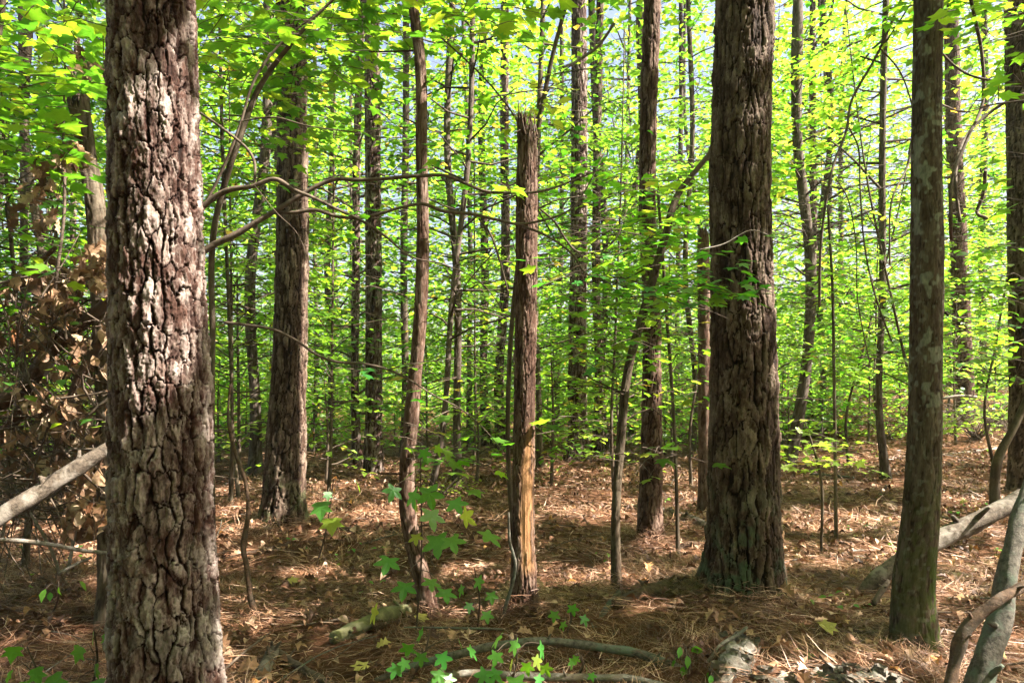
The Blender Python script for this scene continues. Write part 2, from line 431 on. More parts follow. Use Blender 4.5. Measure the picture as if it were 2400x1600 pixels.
    disp = amp * (H - .55) * (1 - pe) - amp * (.75 - .45 * grain) * pe + R * .10 * big
    fl = np.exp(-np.maximum(zz - .02, 0) / .17)                     # root flare
    disp = disp + flare * R * fl * (.08 + .62 * vn(U * 5, zz * 0 + 3, seed + 41, 5) ** 1.6)
    rr = np.maximum(R + disp - (.45 * amp if style == 'pine' else 0), .25 * R)
    X = C[:, 0][:, None] + rr * np.cos(U * 2 * np.pi); Y = C[:, 1][:, None] + rr * np.sin(U * 2 * np.pi)
    if jag:
        j = (vn(U * 7, zz * 0 + 1, seed + 50, 7) - .35) + .8 * (vn(U * 23, zz * 0 + 1, seed + 51, 23) - .5)
        Z = Z + sst(z1 - .35, z1, Z) * j * jag
    V = np.stack([X, Y, Z], -1).reshape(-1, 3)
    n = len(zs)
    i = np.arange(n - 1)[:, None] * nseg; j = np.arange(nseg)[None, :]; j1 = (j + 1) % nseg
    Q = np.stack([i + j, i + j1, i + nseg + j1, i + nseg + j], -1).reshape(-1, 4)
    T = None
    if cap:
        top = C[-1, :3].copy(); top[2] = z1 - (.10 if jag else -.01)
        V = np.concatenate([V, top[None]]); jj = np.arange(nseg); T = np.stack([(n - 1) * nseg + jj, (n - 1) * nseg + (jj + 1) % nseg, np.full(nseg, n * nseg)], -1)
    def e(a): return np.concatenate([a.ravel(), [0.0]]) if cap else a.ravel()
    mb.add(V, Q, T, m, h=e(np.clip(H, 0, 1)), pid=e(np.clip(pid, 0, 1)), peel=e(pe),
           moss=e(moss(U, Z, H)) if moss else 0.0, lich=e(lich(U, Z, H)) if lich else 0.0)

def pxtrunk(rows, d, zg=None):
    """rows (px, py, width px) top or bottom first -> ctrl rows at depth d (scalar or per row)"""
    out = []
    for k, r in enumerate(rows):
        dd = d[k] if isinstance(d, (list, tuple)) else d
        p = P(r[0], r[1], dd); out.append([*p, r[2] / F * dd / 2])
    out = np.array(out); out = out[np.argsort(out[:, 2])]
    return out
CORR = []                                                          # gaps the foliage leaves in front of the main stems
def corridor(rows, d, m=8):
    r = np.array(sorted(rows, key=lambda a: a[1]), float); CORR.append((r, d, m))
def proj(Pn):
    y = np.maximum(Pn[:, 1], .05)
    return CX + F * Pn[:, 0] / y, HZ - F * (Pn[:, 2] - CAMZ) / y
def keepmask(Pn, rng, prob=.93):
    px, py = proj(Pn); k = np.ones(len(Pn), bool)
    for r, d, m in CORR:
        c = np.interp(py, r[:, 1], r[:, 0]); hw = np.interp(py, r[:, 1], r[:, 2]) / 2 + m
        k &= ~((Pn[:, 1] < d) & (np.abs(px - c) < hw) & (rng.random(len(Pn)) < prob))
    return k

# ------------------------------------------------------------------ leaves
def tpl(name):
    if name == 'diamond':
        V = [(0, 0, 0), (.36, .45, .07), (0, 1, -.12), (-.36, .45, .07)]; T = [(0, 1, 2), (0, 2, 3)]
    elif name == 'oval':
        V = [(0, 0, 0), (.27, .22, .05), (.33, .52, .05), (0, 1, -.16), (-.33, .52, .05), (-.27, .22, .05), (0, .5, 0)]
        T = [(0, 1, 6), (1, 2, 6), (2, 3, 6), (3, 4, 6), (4, 5, 6), (5, 0, 6)]
    elif name == 'maple':
        o = [(0, 0), (.22, -.02), (.45, .10), (.30, .28), (.52, .58), (.22, .56), (0, 1.0), (-.22, .56), (-.52, .58), (-.30, .28), (-.45, .10), (-.22, -.02)]
        V = [(x, y, .1 * abs(x) - .25 * (x * x + (y - .3) ** 2)) for x, y in o] + [(0, .32, -.01)]
        T = [(k, (k + 1) % 12, 12) for k in range(12)]
    elif name == 'star':
        o = []
        tips = [(-2.25, .52), (-1.12, .66), (0, .74), (1.12, .66), (2.25, .52)]
        for k, (a, r) in enumerate(tips):
            for da, f in ((-.40, .60), (-.22, .78), (0, 1.0), (.22, .78), (.40, .60)):
                o.append((math.sin(a + da) * r * f, .34 + math.cos(a + da) * r * f))
            if k < 4:
                b = (a + tips[k + 1][0]) / 2; o.append((math.sin(b) * .29, .34 + math.cos(b) * .29))
        o.append((0, .12))
        V = [(x, y, .08 * abs(x) - .22 * (x * x + (y - .3) ** 2)) for x, y in o] + [(0, .34, -.005)]
        n = len(o); T = [(k, (k + 1) % n, n) for k in range(n)]
    elif name == 'curl':
        V = []; T = []
        xs = [0, .2, .34, .36, .26, .0]
        for k in range(6):
            y = k / 5; wdt = xs[k]; b = .35 * math.sin(y * 3.0)
            V += [(-wdt, y, b + wdt * .75), (0, y, b), (wdt, y, b + wdt * .6)]
        for k in range(5):
            a = 3 * k
            T += [(a, a + 1, a + 4), (a, a + 4, a + 3), (a + 1, a + 2, a + 5), (a + 1, a + 5, a + 4)]
    elif name == 'oak':
        o = [(0, 0), (.10, .1), (.26, .2), (.12, .32), (.36, .45), (.16, .56), (.36, .74), (.14, .78), (0, 1.0)]
        o = o + [(-x, y) for x, y in o[-2:0:-1]]
        V = [(x, y, .25 * math.sin(y * 2.6) + .55 * abs(x)) for x, y in o] + [(0, .5, .25 * math.sin(1.3))]
        n = len(o); T = [(k, (k + 1) % n, n) for k in range(n)]
    return np.array(V, float), np.array(T)
TPL = {n: tpl(n) for n in ('diamond', 'oval', 'maple', 'star', 'curl', 'oak')}

def leaf_geo(t, Pn, D, Nn, S):
    V, T = TPL[t]; n = len(Pn)
    if n == 0: return np.zeros((0, 3)), np.zeros((0, 3), int)
    D = D / (np.linalg.norm(D, axis=1)[:, None] + 1e-9)
    sd = np.cross(D, Nn); sd /= np.linalg.norm(sd, axis=1)[:, None] + 1e-9
    up = np.cross(sd, D)
    S = np.broadcast_to(S, (n,))[:, None, None]
    zk = np.random.default_rng(n).uniform(.2, 1.5, n)[:, None, None]                # some leaves flat, some drooping
    W = Pn[:, None] + S * (V[None, :, 0:1] * sd[:, None] + V[None, :, 1:2] * D[:, None] + zk * V[None, :, 2:3] * up[:, None])
    return W.reshape(-1, 3), (T[None] + (np.arange(n) * len(V))[:, None, None]).reshape(-1, 3)

def rnd_n(rng, n, tilt):
    N_ = rng.normal(0, tilt, (n, 3)); N_[:, 2] = 1.0
    return N_ / np.linalg.norm(N_, axis=1)[:, None]

def twig_leaves(rng, o, d, ln, step, out, tubes=None, r=.003, droop=.25, spread=1.0):
    """leaves in two flat ranks along a twig from o in direction d"""
    n = max(2, int(ln / step)); s = np.linspace(.12, 1, n)
    d = d / np.linalg.norm(d)
    p = o + d * (s * ln)[:, None]; p[:, 2] -= droop * ln * s ** 2
    side = np.array([-d[1], d[0], 0]); side /= np.linalg.norm(side) + 1e-9
    sg = np.where(np.arange(n) % 2 == 0, 1.0, -1.0)[:, None]
    D = d * .55 + side * sg * spread * rng.uniform(.6, 1.2, (n, 1)); D[-1] = d
    D[:, 2] -= rng.uniform(-.05, .4, n)
    p = p + D * rng.uniform(.1, .4, (n, 1)) * .06
    out.append((p, D))
    if tubes is not None: tubes.append((np.array([o, o + d * ln * .5 - [0, 0, droop * ln * .25], o + d * ln - [0, 0, droop * ln]]), np.array([r, r * .7, r * .35])))

def crown_grow(rng, ax, zlo, zhi, R, nb, twstep, lstep, up=.25, twl=.5):
    """ax(z) -> trunk centre (3,), radius. returns leaf positions, directions and twig tubes"""
    out = []; tubes = []
    for b in range(nb):
        f = (b + rng.random()) / nb
        z = zlo + (zhi - zlo) * f
        c, r0 = ax(z)
        a = b * 2.4 + rng.uniform(-.5, .5)
        prof = (.55 + .45 * math.sin(math.pi * min(1, .25 + f * .75)))
        ln = R * prof * rng.uniform(.55, 1.15) * (1 if f < .8 else .7)
        d = np.array([math.cos(a), math.sin(a), up + rng.uniform(-.15, .3)])
        k = 5; s = np.linspace(0, 1, k)
        wob = np.cumsum(rng.normal(0, .06, (k, 3)), 0) * ln * .5; wob[0] = 0
        pts = c + d * (s * ln)[:, None] + wob; pts[:, 2] -= .22 * ln * s ** 2
        rb = max(.004, min(r0 * .5, .004 + .009 * ln))
        tubes.append((pts, rb * (1 - .8 * s)))
        nt_ = max(2, int(ln / twstep))
        for q in range(nt_):
            u = .2 + .8 * (q + rng.random()) / nt_
            o = np.array([np.interp(u, s, pts[:, i]) for i in range(3)])
            ta = a + (1 if q % 2 else -1) * rng.uniform(.5, 1.2)
            td = np.array([math.cos(ta), math.sin(ta), rng.uniform(-.12, .2)])
            twig_leaves(rng, o, td, twl * rng.uniform(.6, 1.3) * (1.15 - .4 * u), lstep, out, tubes, .003)
    return out, tubes

def leaves_of(rng, out, size, tilt=.24, t='diamond', cull=True, jit=.3, shared=False):
    Pn = np.concatenate([o[0] for o in out]); D = np.concatenate([o[1] for o in out])
    if shared: pass
    else:
        k = sunkeep(Pn + D / (np.linalg.norm(D, axis=1)[:, None] + 1e-9) * size * .5, rng, .06); Pn = Pn[k]; D = D[k]
    if cull and not shared:
        k = keepmask(Pn, rng); Pn = Pn[k]; D = D[k]
    return leaf_geo(t, Pn, D, rnd_n(rng, len(Pn), tilt), size * rng.uniform(1 - jit, 1 + jit, len(Pn)))

def add_tubes(mb, tubes, seg=4, m=0, cull=None, **at):
    for k, (p, r) in enumerate(tubes):
        V, Q, T = tube(p, r, seg, n=max(3, len(p)), wob=.1, seed=k % 7, cap=False, sm=False)
        mb.add(V, Q, T, m, h=.45, pid=.45, **at)

PATCH = [  # sun flecks on the ground: px, py, half width px, half height px
    (1370, 1180, 125, 38), (1360, 1120, 90, 26), (1600, 1130, 60, 35), (1590, 1180, 45, 18), (1290, 1390, 70, 22), (1405, 1375, 45, 30), (1150, 1385, 60, 26), (1070, 1345, 50, 16),
    (800, 1140, 90, 16), (900, 1200, 70, 20), (760, 1180, 45, 10), (560, 1420, 50, 16), (650, 1390, 90, 14), (790, 1410, 70, 14), (620, 1460, 60, 12), (880, 1380, 40, 12), (720, 1345, 50, 8), (570, 1300, 30, 12), (540, 1150, 25, 12),
    (1990, 1215, 120, 14), (1900, 1240, 60, 10), (2050, 1290, 70, 16), (1950, 1330, 40, 12), (2290, 1170, 110, 12), (2330, 1250, 80, 14), (2240, 1340, 40, 8), (1950, 1060, 130, 26), (2090, 1000, 120, 40), (2300, 1040, 140, 30), (1990, 1000, 60, 25),
    (1300, 1080, 60, 12), (700, 1070, 60, 10), (150, 1330, 60, 8), (60, 1370, 50, 8), (190, 1300, 40, 8), (220, 1370, 30, 6), (1740, 1560, 20, 8), (1990, 1556, 40, 6), (2200, 1540, 40, 8), (2330, 1490, 40, 10), (1480, 1440, 40, 8), (1680, 1085, 25, 30)]
SPOT = [  # sun flecks on stems: point, radius
    (P(420, 240, 2.85), .07), (P(440, 100, 2.85), .03), (P(440, 430, 2.85), .07), (P(445, 540, 2.85), .07), (P(420, 560, 2.8), .09), (P(330, 690, 2.8), .10), (P(420, 680, 2.8), .12), (P(360, 790, 2.8), .08), (P(300, 760, 2.8), .06), (P(430, 760, 2.8), .08), (P(300, 830, 2.8), .05), (P(470, 360, 2.9), .05),
    (P(1255, 560, 4.42), .16), (P(1255, 480, 4.42), .12), (P(1255, 640, 4.42), .14), (P(1250, 740, 4.42), .10), (P(1245, 840, 4.42), .06), (P(1245, 1220, 4.42), .14), (P(1245, 1130, 4.42), .10), (P(1245, 1320, 4.42), .10), (P(1245, 1020, 4.42), .06), (P(1250, 400, 4.42), .05), (P(1240, 300, 4.42), .08),
    (P(705, 880, 7.2), .22), (P(710, 960, 7.2), .22), (P(700, 1030, 7.2), .16), (P(712, 780, 7.2), .10), (P(715, 430, 7.2), .07), (P(710, 680, 7.2), .08),
    (P(1385, 1030, 12.9), .45), (P(1385, 900, 12.9), .4), (P(1375, 780, 12.9), .2), (P(990, 470, 4.5), .07), (P(980, 830, 4.5), .16), (P(975, 900, 4.5), .15), (P(960, 1000, 4.5), .05), (P(1540, 880, 6.45), .12), (P(1535, 60, 6.45), .2), (P(1550, 1200, 6.45), .06),
    (P(1310, 230, 4.6), .30), (P(1260, 260, 4.6), .2), (P(60, 1190, 3.6), .12), (P(110, 1130, 3.6), .05), (P(2290, 1220, 4.8), .2), (P(2370, 1190, 4.8), .12), (P(990, 890, 4.3), .08), (P(582, 1300, 4.9), .12), (P(590, 1400, 4.9), .1), (P(1455, 1300, 4.9), .08),
    (P(1890, 1000, 6.0), .22), (P(1840, 970, 6), .15), (P(215, 590, 4.2), .15), (P(110, 760, 4.3), .22), (P(200, 900, 4.2), .16), (P(50, 980, 4.4), .2), (P(210, 1150, 4.2), .12), (P(60, 640, 4.3), .12), (P(150, 700, 4.4), .08), (P(2195, 1160, 3.8), .03), (P(2200, 1440, 3.8), .06)]
SHADE = [  # places the photograph keeps in shade: box px0, py0, px1, py1, distance, leaves wanted
    (290, 880, 500, 1600, 2.8, 700), (262, 0, 330, 640, 2.85, 300), (440, 560, 480, 800, 2.9, 60), (1670, 0, 1800, 1400, 4.3, 1300), (2110, 0, 2200, 1500, 3.75, 700), (640, 200, 690, 1200, 7.1, 500),
    (930, 1110, 1170, 1380, 3.4, 220), (1500, 400, 1545, 1200, 6.4, 350)]
SHADEG = [(1250, 1225, 1455, 1320, 600), (560, 1480, 1650, 1600, 650), (1650, 1430, 2080, 1540, 420), (1830, 1095, 2090, 1185, 2200), (540, 1200, 720, 1290, 400), (0, 1390, 250, 1600, 300), (1850, 1370, 2080, 1440, 160), (1500, 1240, 1640, 1340, 300), (920, 1230, 1170, 1320, 300), (2240, 1390, 2400, 1470, 120), (2210, 1090, 2400, 1150, 900), (500, 1085, 860, 1125, 1400), (1090, 1150, 1240, 1250, 500), (640, 1265, 940, 1335, 450), (1380, 1060, 1560, 1100, 700), (1830, 1255, 2050, 1275, 250), (1830, 1340, 2060, 1385, 200)]
PG = []
for px, py, hw, hh in PATCH:
    c_ = G(px, py); a_ = G(px, py + hh); b_ = G(px, py - hh); yc = (a_[1] + b_[1]) / 2
    PG.append(((px - CX) / F * yc, yc, hw / F * c_[1] * 1.2, max(.22, (b_[1] - a_[1]) / 2 * 1.3)))
def sunkeep(Pn, rng, pad=.03):
    """foliage grows with holes where the photograph shows the sun coming through"""
    keep = np.ones(len(Pn), bool); g = Pn - SUN * (Pn[:, 2:3] / SUN[2])
    nz = vn(g[:, 0] * 5, g[:, 1] * 7, 73) - .5
    for x, y, rx, ry in PG:
        q = ((g[:, 0] - x) / rx) ** 2 + ((g[:, 1] - y) / ry) ** 2
        keep &= ~((q < .95 + .9 * nz) & (Pn[:, 2] > .6) & (rng.random(len(Pn)) < .95))
    well = vn(g[:, 0] * .42 + 3, g[:, 1] * .42, 74) * .75 + vn(g[:, 0] * 1.3, g[:, 1] * 1.3, 75) * .25     # gaps in the tree layer that light the undergrowth
    keep &= ~((g[:, 1] > 9) & (well > .52) & (Pn[:, 2] > 3.6) & (rng.random(len(Pn)) < .72))
    for c, r in SPOT:
        v = Pn - c; t = v @ SUN; dd = np.linalg.norm(v - t[:, None] * SUN, axis=1)
        keep &= ~((dd < r + pad) & (t > .12) & (rng.random(len(Pn)) < .97))
    return keep
# ------------------------------------------------------------------ ground
def build_ground():
    ys = np.concatenate([np.linspace(-40, 0, 12), np.arange(.4, 9, .045), np.geomspace(9, 300, 150)])
    ts = np.linspace(-1, 1, 300)
    Y, Tm = np.meshgrid(ys, ts, indexing='ij')
    X = Tm * (14 + 1.25 * np.maximum(Y, 0)) * (.25 + .75 * np.abs(Tm) ** .6)
    Z = GH(X, Y)
    nr = np.clip(1 - Y / 22, 0, 1)
    Z = Z + nr * (.05 * (vn(X * 6, Y * 6, 11) - .5) + .03 * (vn(X * 17, Y * 17, 12) - .5) + .015 * (vn(X * 40, Y * 40, 13) - .5))
    n, m = X.shape
    i = np.arange(n - 1)[:, None] * m; j = np.arange(m - 1)[None, :]
    Q = np.stack([i + j, i + j + 1, i + m + j + 1, i + m + j], -1).reshape(-1, 4)
    o = link('ground', mk_mesh('ground', np.stack([X, Y, Z], -1).reshape(-1, 3), Q, None, [GROUND]))
    o['kind'] = 'structure'
build_ground()

def scatter(rng, d0, d1, dens):
    area = .8 * (d1 * d1 - d0 * d0); n = int(area * dens)
    y = np.sqrt(rng.uniform(d0 * d0, d1 * d1, n)); x = rng.uniform(-.8, .8, n) * y
    return x, y

def build_needles():
    rng = np.random.default_rng(3)
    Vs = []; Qs = []; off = 0
    for d0, d1, dens, wd, ln, lift in ((1.6, 5.5, 3000, .0022, .17, .045), (5.5, 10, 1100, .004, .2, .04), (10, 20, 260, .008, .26, .04)):
        x, y = scatter(rng, d0, d1, dens)
        # needles gather in drifts
        dr = vn(x * 2.2, y * 2.2, 31); k = rng.random(len(x)) < .15 + 1.3 * dr ** 1.3; x = x[k]; y = y[k]
        n = len(x)
        a = vn(x * 1.4, y * 1.4, 33) * 6 + rng.normal(0, .9, n); L_ = ln * rng.uniform(.5, 1.25, n)
        tl = rng.normal(0, .16, n); tl[rng.random(n) < .05] += .5
        dx = np.cos(a) * np.cos(tl); dy = np.sin(a) * np.cos(tl); dz = np.abs(np.sin(tl))
        z = GH(x, y) + .012 + rng.random(n) ** 2 * lift + .035 * (vn(x * 6, y * 6, 11) - .5)
        c = np.stack([x, y, z], -1); D = np.stack([dx, dy, dz], -1); S = np.stack([-np.sin(a), np.cos(a), rng.normal(0, .5, n)], -1)
        bend = rng.normal(0, .12, n)[:, None] * S * [1, 1, 0]
        w_ = (wd * rng.uniform(.7, 1.3, n))[:, None]
        pts = []
        for s in (0, .5, 1):
            p = c + D * (L_ * s)[:, None] + bend * L_[:, None] * (4 * s * (1 - s)); ww = w_ * (1 if s < 1 else .4)
            pts += [p - S * ww * .5, p + S * ww * .5]
        V = np.stack(pts, 1).reshape(-1, 3)
        b = np.arange(n)[:, None] * 6 + off
        Qs.append(np.concatenate([b + [0, 1, 3, 2], b + [2, 3, 5, 4]])); Vs.append(V); off += len(V)
    for bx, by, br, nn in ((1.47, 4.5, .27, 2600), (-2.35, 7.3, .28, 1500), (.08, 4.45, .1, 900), (1.3, 6.5, .13, 900), (2.25, 3.8, .12, 900), (-.53, 4.5, .06, 700), (.72, 4.9, .05, 500), (-1.51, 3.0, .26, 700)):
        n = nn; a0 = rng.uniform(0, 6.28, n); rr = br + np.abs(rng.normal(0, .17, n)); x = bx + np.cos(a0) * rr; y = by + np.sin(a0) * rr
        a = a0 + rng.normal(1.57, .9, n); tl = np.abs(rng.normal(.1, .3, n)); L_ = .19 * rng.uniform(.5, 1.2, n)
        c = np.stack([x, y, GH(x, y) + .01 + .12 * rng.random(n) ** 1.5 * np.exp(-(rr - br) / .15)], -1); D = np.stack([np.cos(a) * np.cos(tl), np.sin(a) * np.cos(tl), -np.sin(tl) * .5], -1); S = np.stack([-np.sin(a), np.cos(a), rng.normal(0, .5, n)], -1)
        bend = rng.normal(0, .14, n)[:, None] * S; w_ = (.0028 * rng.uniform(.7, 1.3, n))[:, None]; pts = []
        for s in (0, .5, 1):
            p = c + D * (L_ * (s - .5))[:, None] + bend * L_[:, None] * (4 * s * (1 - s)); ww = w_ * (1 if s < 1 else .4); pts += [p - S * ww * .5, p + S * ww * .5]
        V = np.stack(pts, 1).reshape(-1, 3); b = np.arange(n)[:, None] * 6 + off
        Qs.append(np.concatenate([b + [0, 1, 3, 2], b + [2, 3, 5, 4]])); Vs.append(V); off += len(V)
    o = link('needle_litter', mk_mesh('needle_litter', np.concatenate(Vs), np.concatenate(Qs), None, [NEED], smooth=False))
    o['kind'] = 'stuff'; tag(o, 'reddish brown fallen pine needles covering the forest floor', 'needle litter')
    mb = MB()
    for d0, d1, dens, size, t in ((2, 6, 75, .055, 'curl'), (2, 6, 25, .09, 'oak'), (6, 12, 70, .07, 'curl'), (12, 26, 26, .09, 'diamond')):
        x, y = scatter(rng, d0, d1, dens); k = rng.random(len(x)) < .25 + 1.1 * vn(x * 1.1 + 9, y * 1.1, 44); x = x[k]; y = y[k]; n = len(x)
        a = rng.uniform(0, 6.28, n); D = np.stack([np.cos(a), np.sin(a), rng.normal(0, .18, n)], -1)
        Pn = np.stack([x, y, GH(x, y) + .02 + .03 * rng.random(n) + .035 * (vn(x * 6, y * 6, 11) - .5)], -1)
        V, T = leaf_geo(t, Pn, D, rnd_n(rng, n, .35), size * rng.uniform(.6, 1.4, n)); mb.add(V, None, T)
    o = mb.build('leaf_litter', [LITT], None, False); o['kind'] = 'stuff'
    tag(o, 'dry curled brown leaves lying among the pine needles', 'leaf litter')
build_needles()
def build_twigs():
    rng = np.random.default_rng(15); mb = MB(); x, y = scatter(rng, 2.6, 16, 2.6)
    for k in range(len(x)):
        a = rng.uniform(0, 6.28); ln = rng.uniform(.12, .7); g = gh(x[k], y[k]); d = np.array([math.cos(a), math.sin(a), rng.uniform(-.05, .18)]); o = np.array([x[k], y[k], g + .03]); e = o + d * ln
        V, Q, T = tube([o, (o + e) / 2 + rng.normal(0, .04, 3) * ln * [1, 1, .4], e], np.array([.005, .004, .002]) * rng.uniform(.6, 1.8), 4, n=6, cap=False); mb.add(V, Q, T, int(rng.integers(0, 3)))
    o = mb.build('twig_litter', [TWIG, BRNW, GREYW]); o['kind'] = 'stuff'; tag(o, 'small broken twigs strewn over the needles', 'twig litter')
build_twigs()
def build_sprouts():
    rng = np.random.default_rng(16); mb = MB(); x, y = scatter(rng, 2.8, 20, 1.3); Pn = []; D = []; S = []
    for k in range(len(x)):
        if vn(np.array([x[k] * .8]), np.array([y[k] * .8]), 18)[0] < .45: continue
        for q in range(rng.integers(3, 9)):
            Pn.append([x[k] + rng.normal(0, .05), y[k] + rng.normal(0, .05), gh(x[k], y[k]) + rng.uniform(.03, .16)]); D.append([rng.normal(), rng.normal(), rng.uniform(-.3, .3)]); S.append(rng.uniform(.025, .06))
    V, T = leaf_geo('oval', np.array(Pn), np.array(D), rnd_n(rng, len(Pn), .3), np.array(S)); mb.add(V, None, T)
    o = mb.build('ground_cover', [LEAFN], None, False); o['kind'] = 'stuff'; tag(o, 'tiny green sprouts scattered over the needle floor', 'ground cover')
build_sprouts()

# ------------------------------------------------------------------ pine crowns (shared mesh, high above the frame for the near pines)
def pine_crown_mesh():
    rng = np.random.default_rng(8); V = []; T = []; off = 0
    mb = MB(); tubes = []
    tuft = []
    for k in range(14):
        a = k * 2.4; e = -.3 + 1.1 * ((k * .37) % 1)
        d = np.array([math.cos(a) * math.cos(e), math.sin(a) * math.cos(e), math.sin(e)]); s = np.array([-math.sin(a), math.cos(a), 0]) * .012
        tuft.append([-s, s, d * .24])
    tuft = np.array(tuft).reshape(-1, 3); tT = np.arange(42).reshape(-1, 3)
    Pn = []
    for b in range(46):
        f = b / 46; z = f * 5.5; a = b * 2.4; ln = 2.4 * (1 - .75 * f) * rng.uniform(.6, 1.1)
        d = np.array([math.cos(a), math.sin(a), .25]); pts = np.array([[0, 0, z], d * ln * .5 + [0, 0, z], d * ln + [0, 0, z + .1]])
        tubes.append((pts, np.array([.03, .02, .008])))
        for q in range(18):
            Pn.append(pts[0] + d * ln * rng.uniform(.35, 1.05) + rng.normal(0, .16, 3))
    Pn = np.array(Pn); n = len(Pn); sc_ = rng.uniform(.8, 1.5, n)
    W = Pn[:, None] + tuft[None] * sc_[:, None, None]
    mb.add(W.reshape(-1, 3), None, (tT[None] + (np.arange(n) * 42)[:, None, None]).reshape(-1, 3), 0)
    add_tubes(mb, tubes, 4, 1)
    o = mb.build('crown', [PINEL, B_FAR], None, False); me = o.data; bpy.data.objects.remove(o); return me
PINECROWN = pine_crown_mesh()
def pine_top(root, top, s=1.0, rot=0.0):
    o = link('crown', PINECROWN, root); o.location = Vector((np.array(top) - np.array(root.location)).tolist()); o.scale = (s, s, s); o.rotation_euler = (0, 0, rot)

def main_pine(label, rows, d, base, mat, nseg, dz, seed, amp, cw, ch, ztop, height=16.0, moss=None, lich=None, corr=True, flare=1.0):
    """rows: (px, py, width); base: (px, py, width)"""
    ctrl = pxtrunk(rows, d)
    bx = P(base[0], base[1], d); bx[2] = gh(bx[0], bx[1]) - .06
    ctrl = np.concatenate([[[*bx, base[2] / F * d / 2]], ctrl])
    ctrl = ctrl[[0] + [k for k in range(1, len(ctrl)) if ctrl[k, 2] > bx[2] + .15]]
    a, b = ctrl[-2], ctrl[-1]; sl = (b[:2] - a[:2]) / (b[2] - a[2])
    top = [b[0] + sl[0] * (height - b[2]), b[1], height, b[3] * .5]
    mid = [b[0] + sl[0] * (height - b[2]) * .5, b[1], (b[2] + height) / 2, b[3] * .8]
    ctrl = np.concatenate([ctrl, [mid, top]])
    root = thing('pine_tree', label, 'pine tree', (bx[0], bx[1], bx[2] + .06))
    mb = MB(); trunk(mb, ctrl, nseg, dz, 'pine', seed, amp, cw, ch, ztop, moss=moss, lich=lich, flare=flare)
    mb.build('trunk', [mat], root)
    pine_top(root, (top[0], top[1], height - 5.2), 1.0, seed)
    if corr: corridor(rows + [base], d)
    return root

gm = lambda s, z0, z1, amt: (lambda U, Z, H: amt * sst(z1, z0, Z + .35 * (vn(U * 9, Z * 5, s, 9) - .5)) * sst(.45, .62, vn(U * 14, Z * 9, s + 1, 14) * .6 + vn(U * 40, Z * 22, s + 2, 40) * .4) * sst(.25, .6, H))
main_pine('largest trunk, flaky grey and rust bark, at the left in the foreground', [(391, 1600, 252), (384, 1200, 238), (376, 800, 226), (366, 400, 216), (354, 0, 208)], 3.0, (396, 1700, 250), B_FLAKY, 340, .0046, 101, .040, .052, .125, 3.5,
          moss=gm(5, .2, 1.6, .0), lich=gm(60, .3, 1.5, .2), flare=.25)
main_pine('second thickest trunk, brown furrowed pine with greenish lichen on its foot', [(1743, 1250, 180), (1741, 800, 158), (1735, 400, 146), (1745, 0, 144)], 4.5, (1746, 1440, 190), B_PINE, 260, .0062, 202, .036, .052, .19, 4.3,
          lich=gm(70, .1, 1.15, 1.0))
main_pine('dark pine with furrowed bark right of the flaky trunk, foot spreading among needles', [(668, 1100, 98), (681, 800, 82), (685, 450, 78), (684, 200, 74), (682, 0, 72)], 7.3, (662, 1234, 108), B_PINE, 150, .010, 303, .040, .060, .21, 5.8, moss=gm(80, .05, .9, .6))
main_pine('straight grey pine standing between the dark pine and the crooked stem', [(876, 1000, 45), (876, 800, 42), (874, 400, 40), (872, 0, 38)], 11.4, (876, 1112, 52), B_FLAKY, 80, .02, 404, .03, .07, .2, 8.2)
main_pine('straight pine with sunlit foot just right of the broken snag', [(1354, 1000, 50), (1354, 800, 46), (1357, 400, 42), (1357, 0, 39)], 13.0, (1357, 1095, 58), B_FLAKY, 80, .02, 505, .035, .07, .2, 9.0)
main_pine('slim reddish pine with peeling bark left of the ridged big pine', [(1526, 1100, 56), (1528, 800, 46), (1517, 408, 42), (1520, 250, 43), (1529, 0, 43)], 6.5, (1522, 1272, 60), B_RED, 110, .010, 606, .024, .045, .14, 5.4)

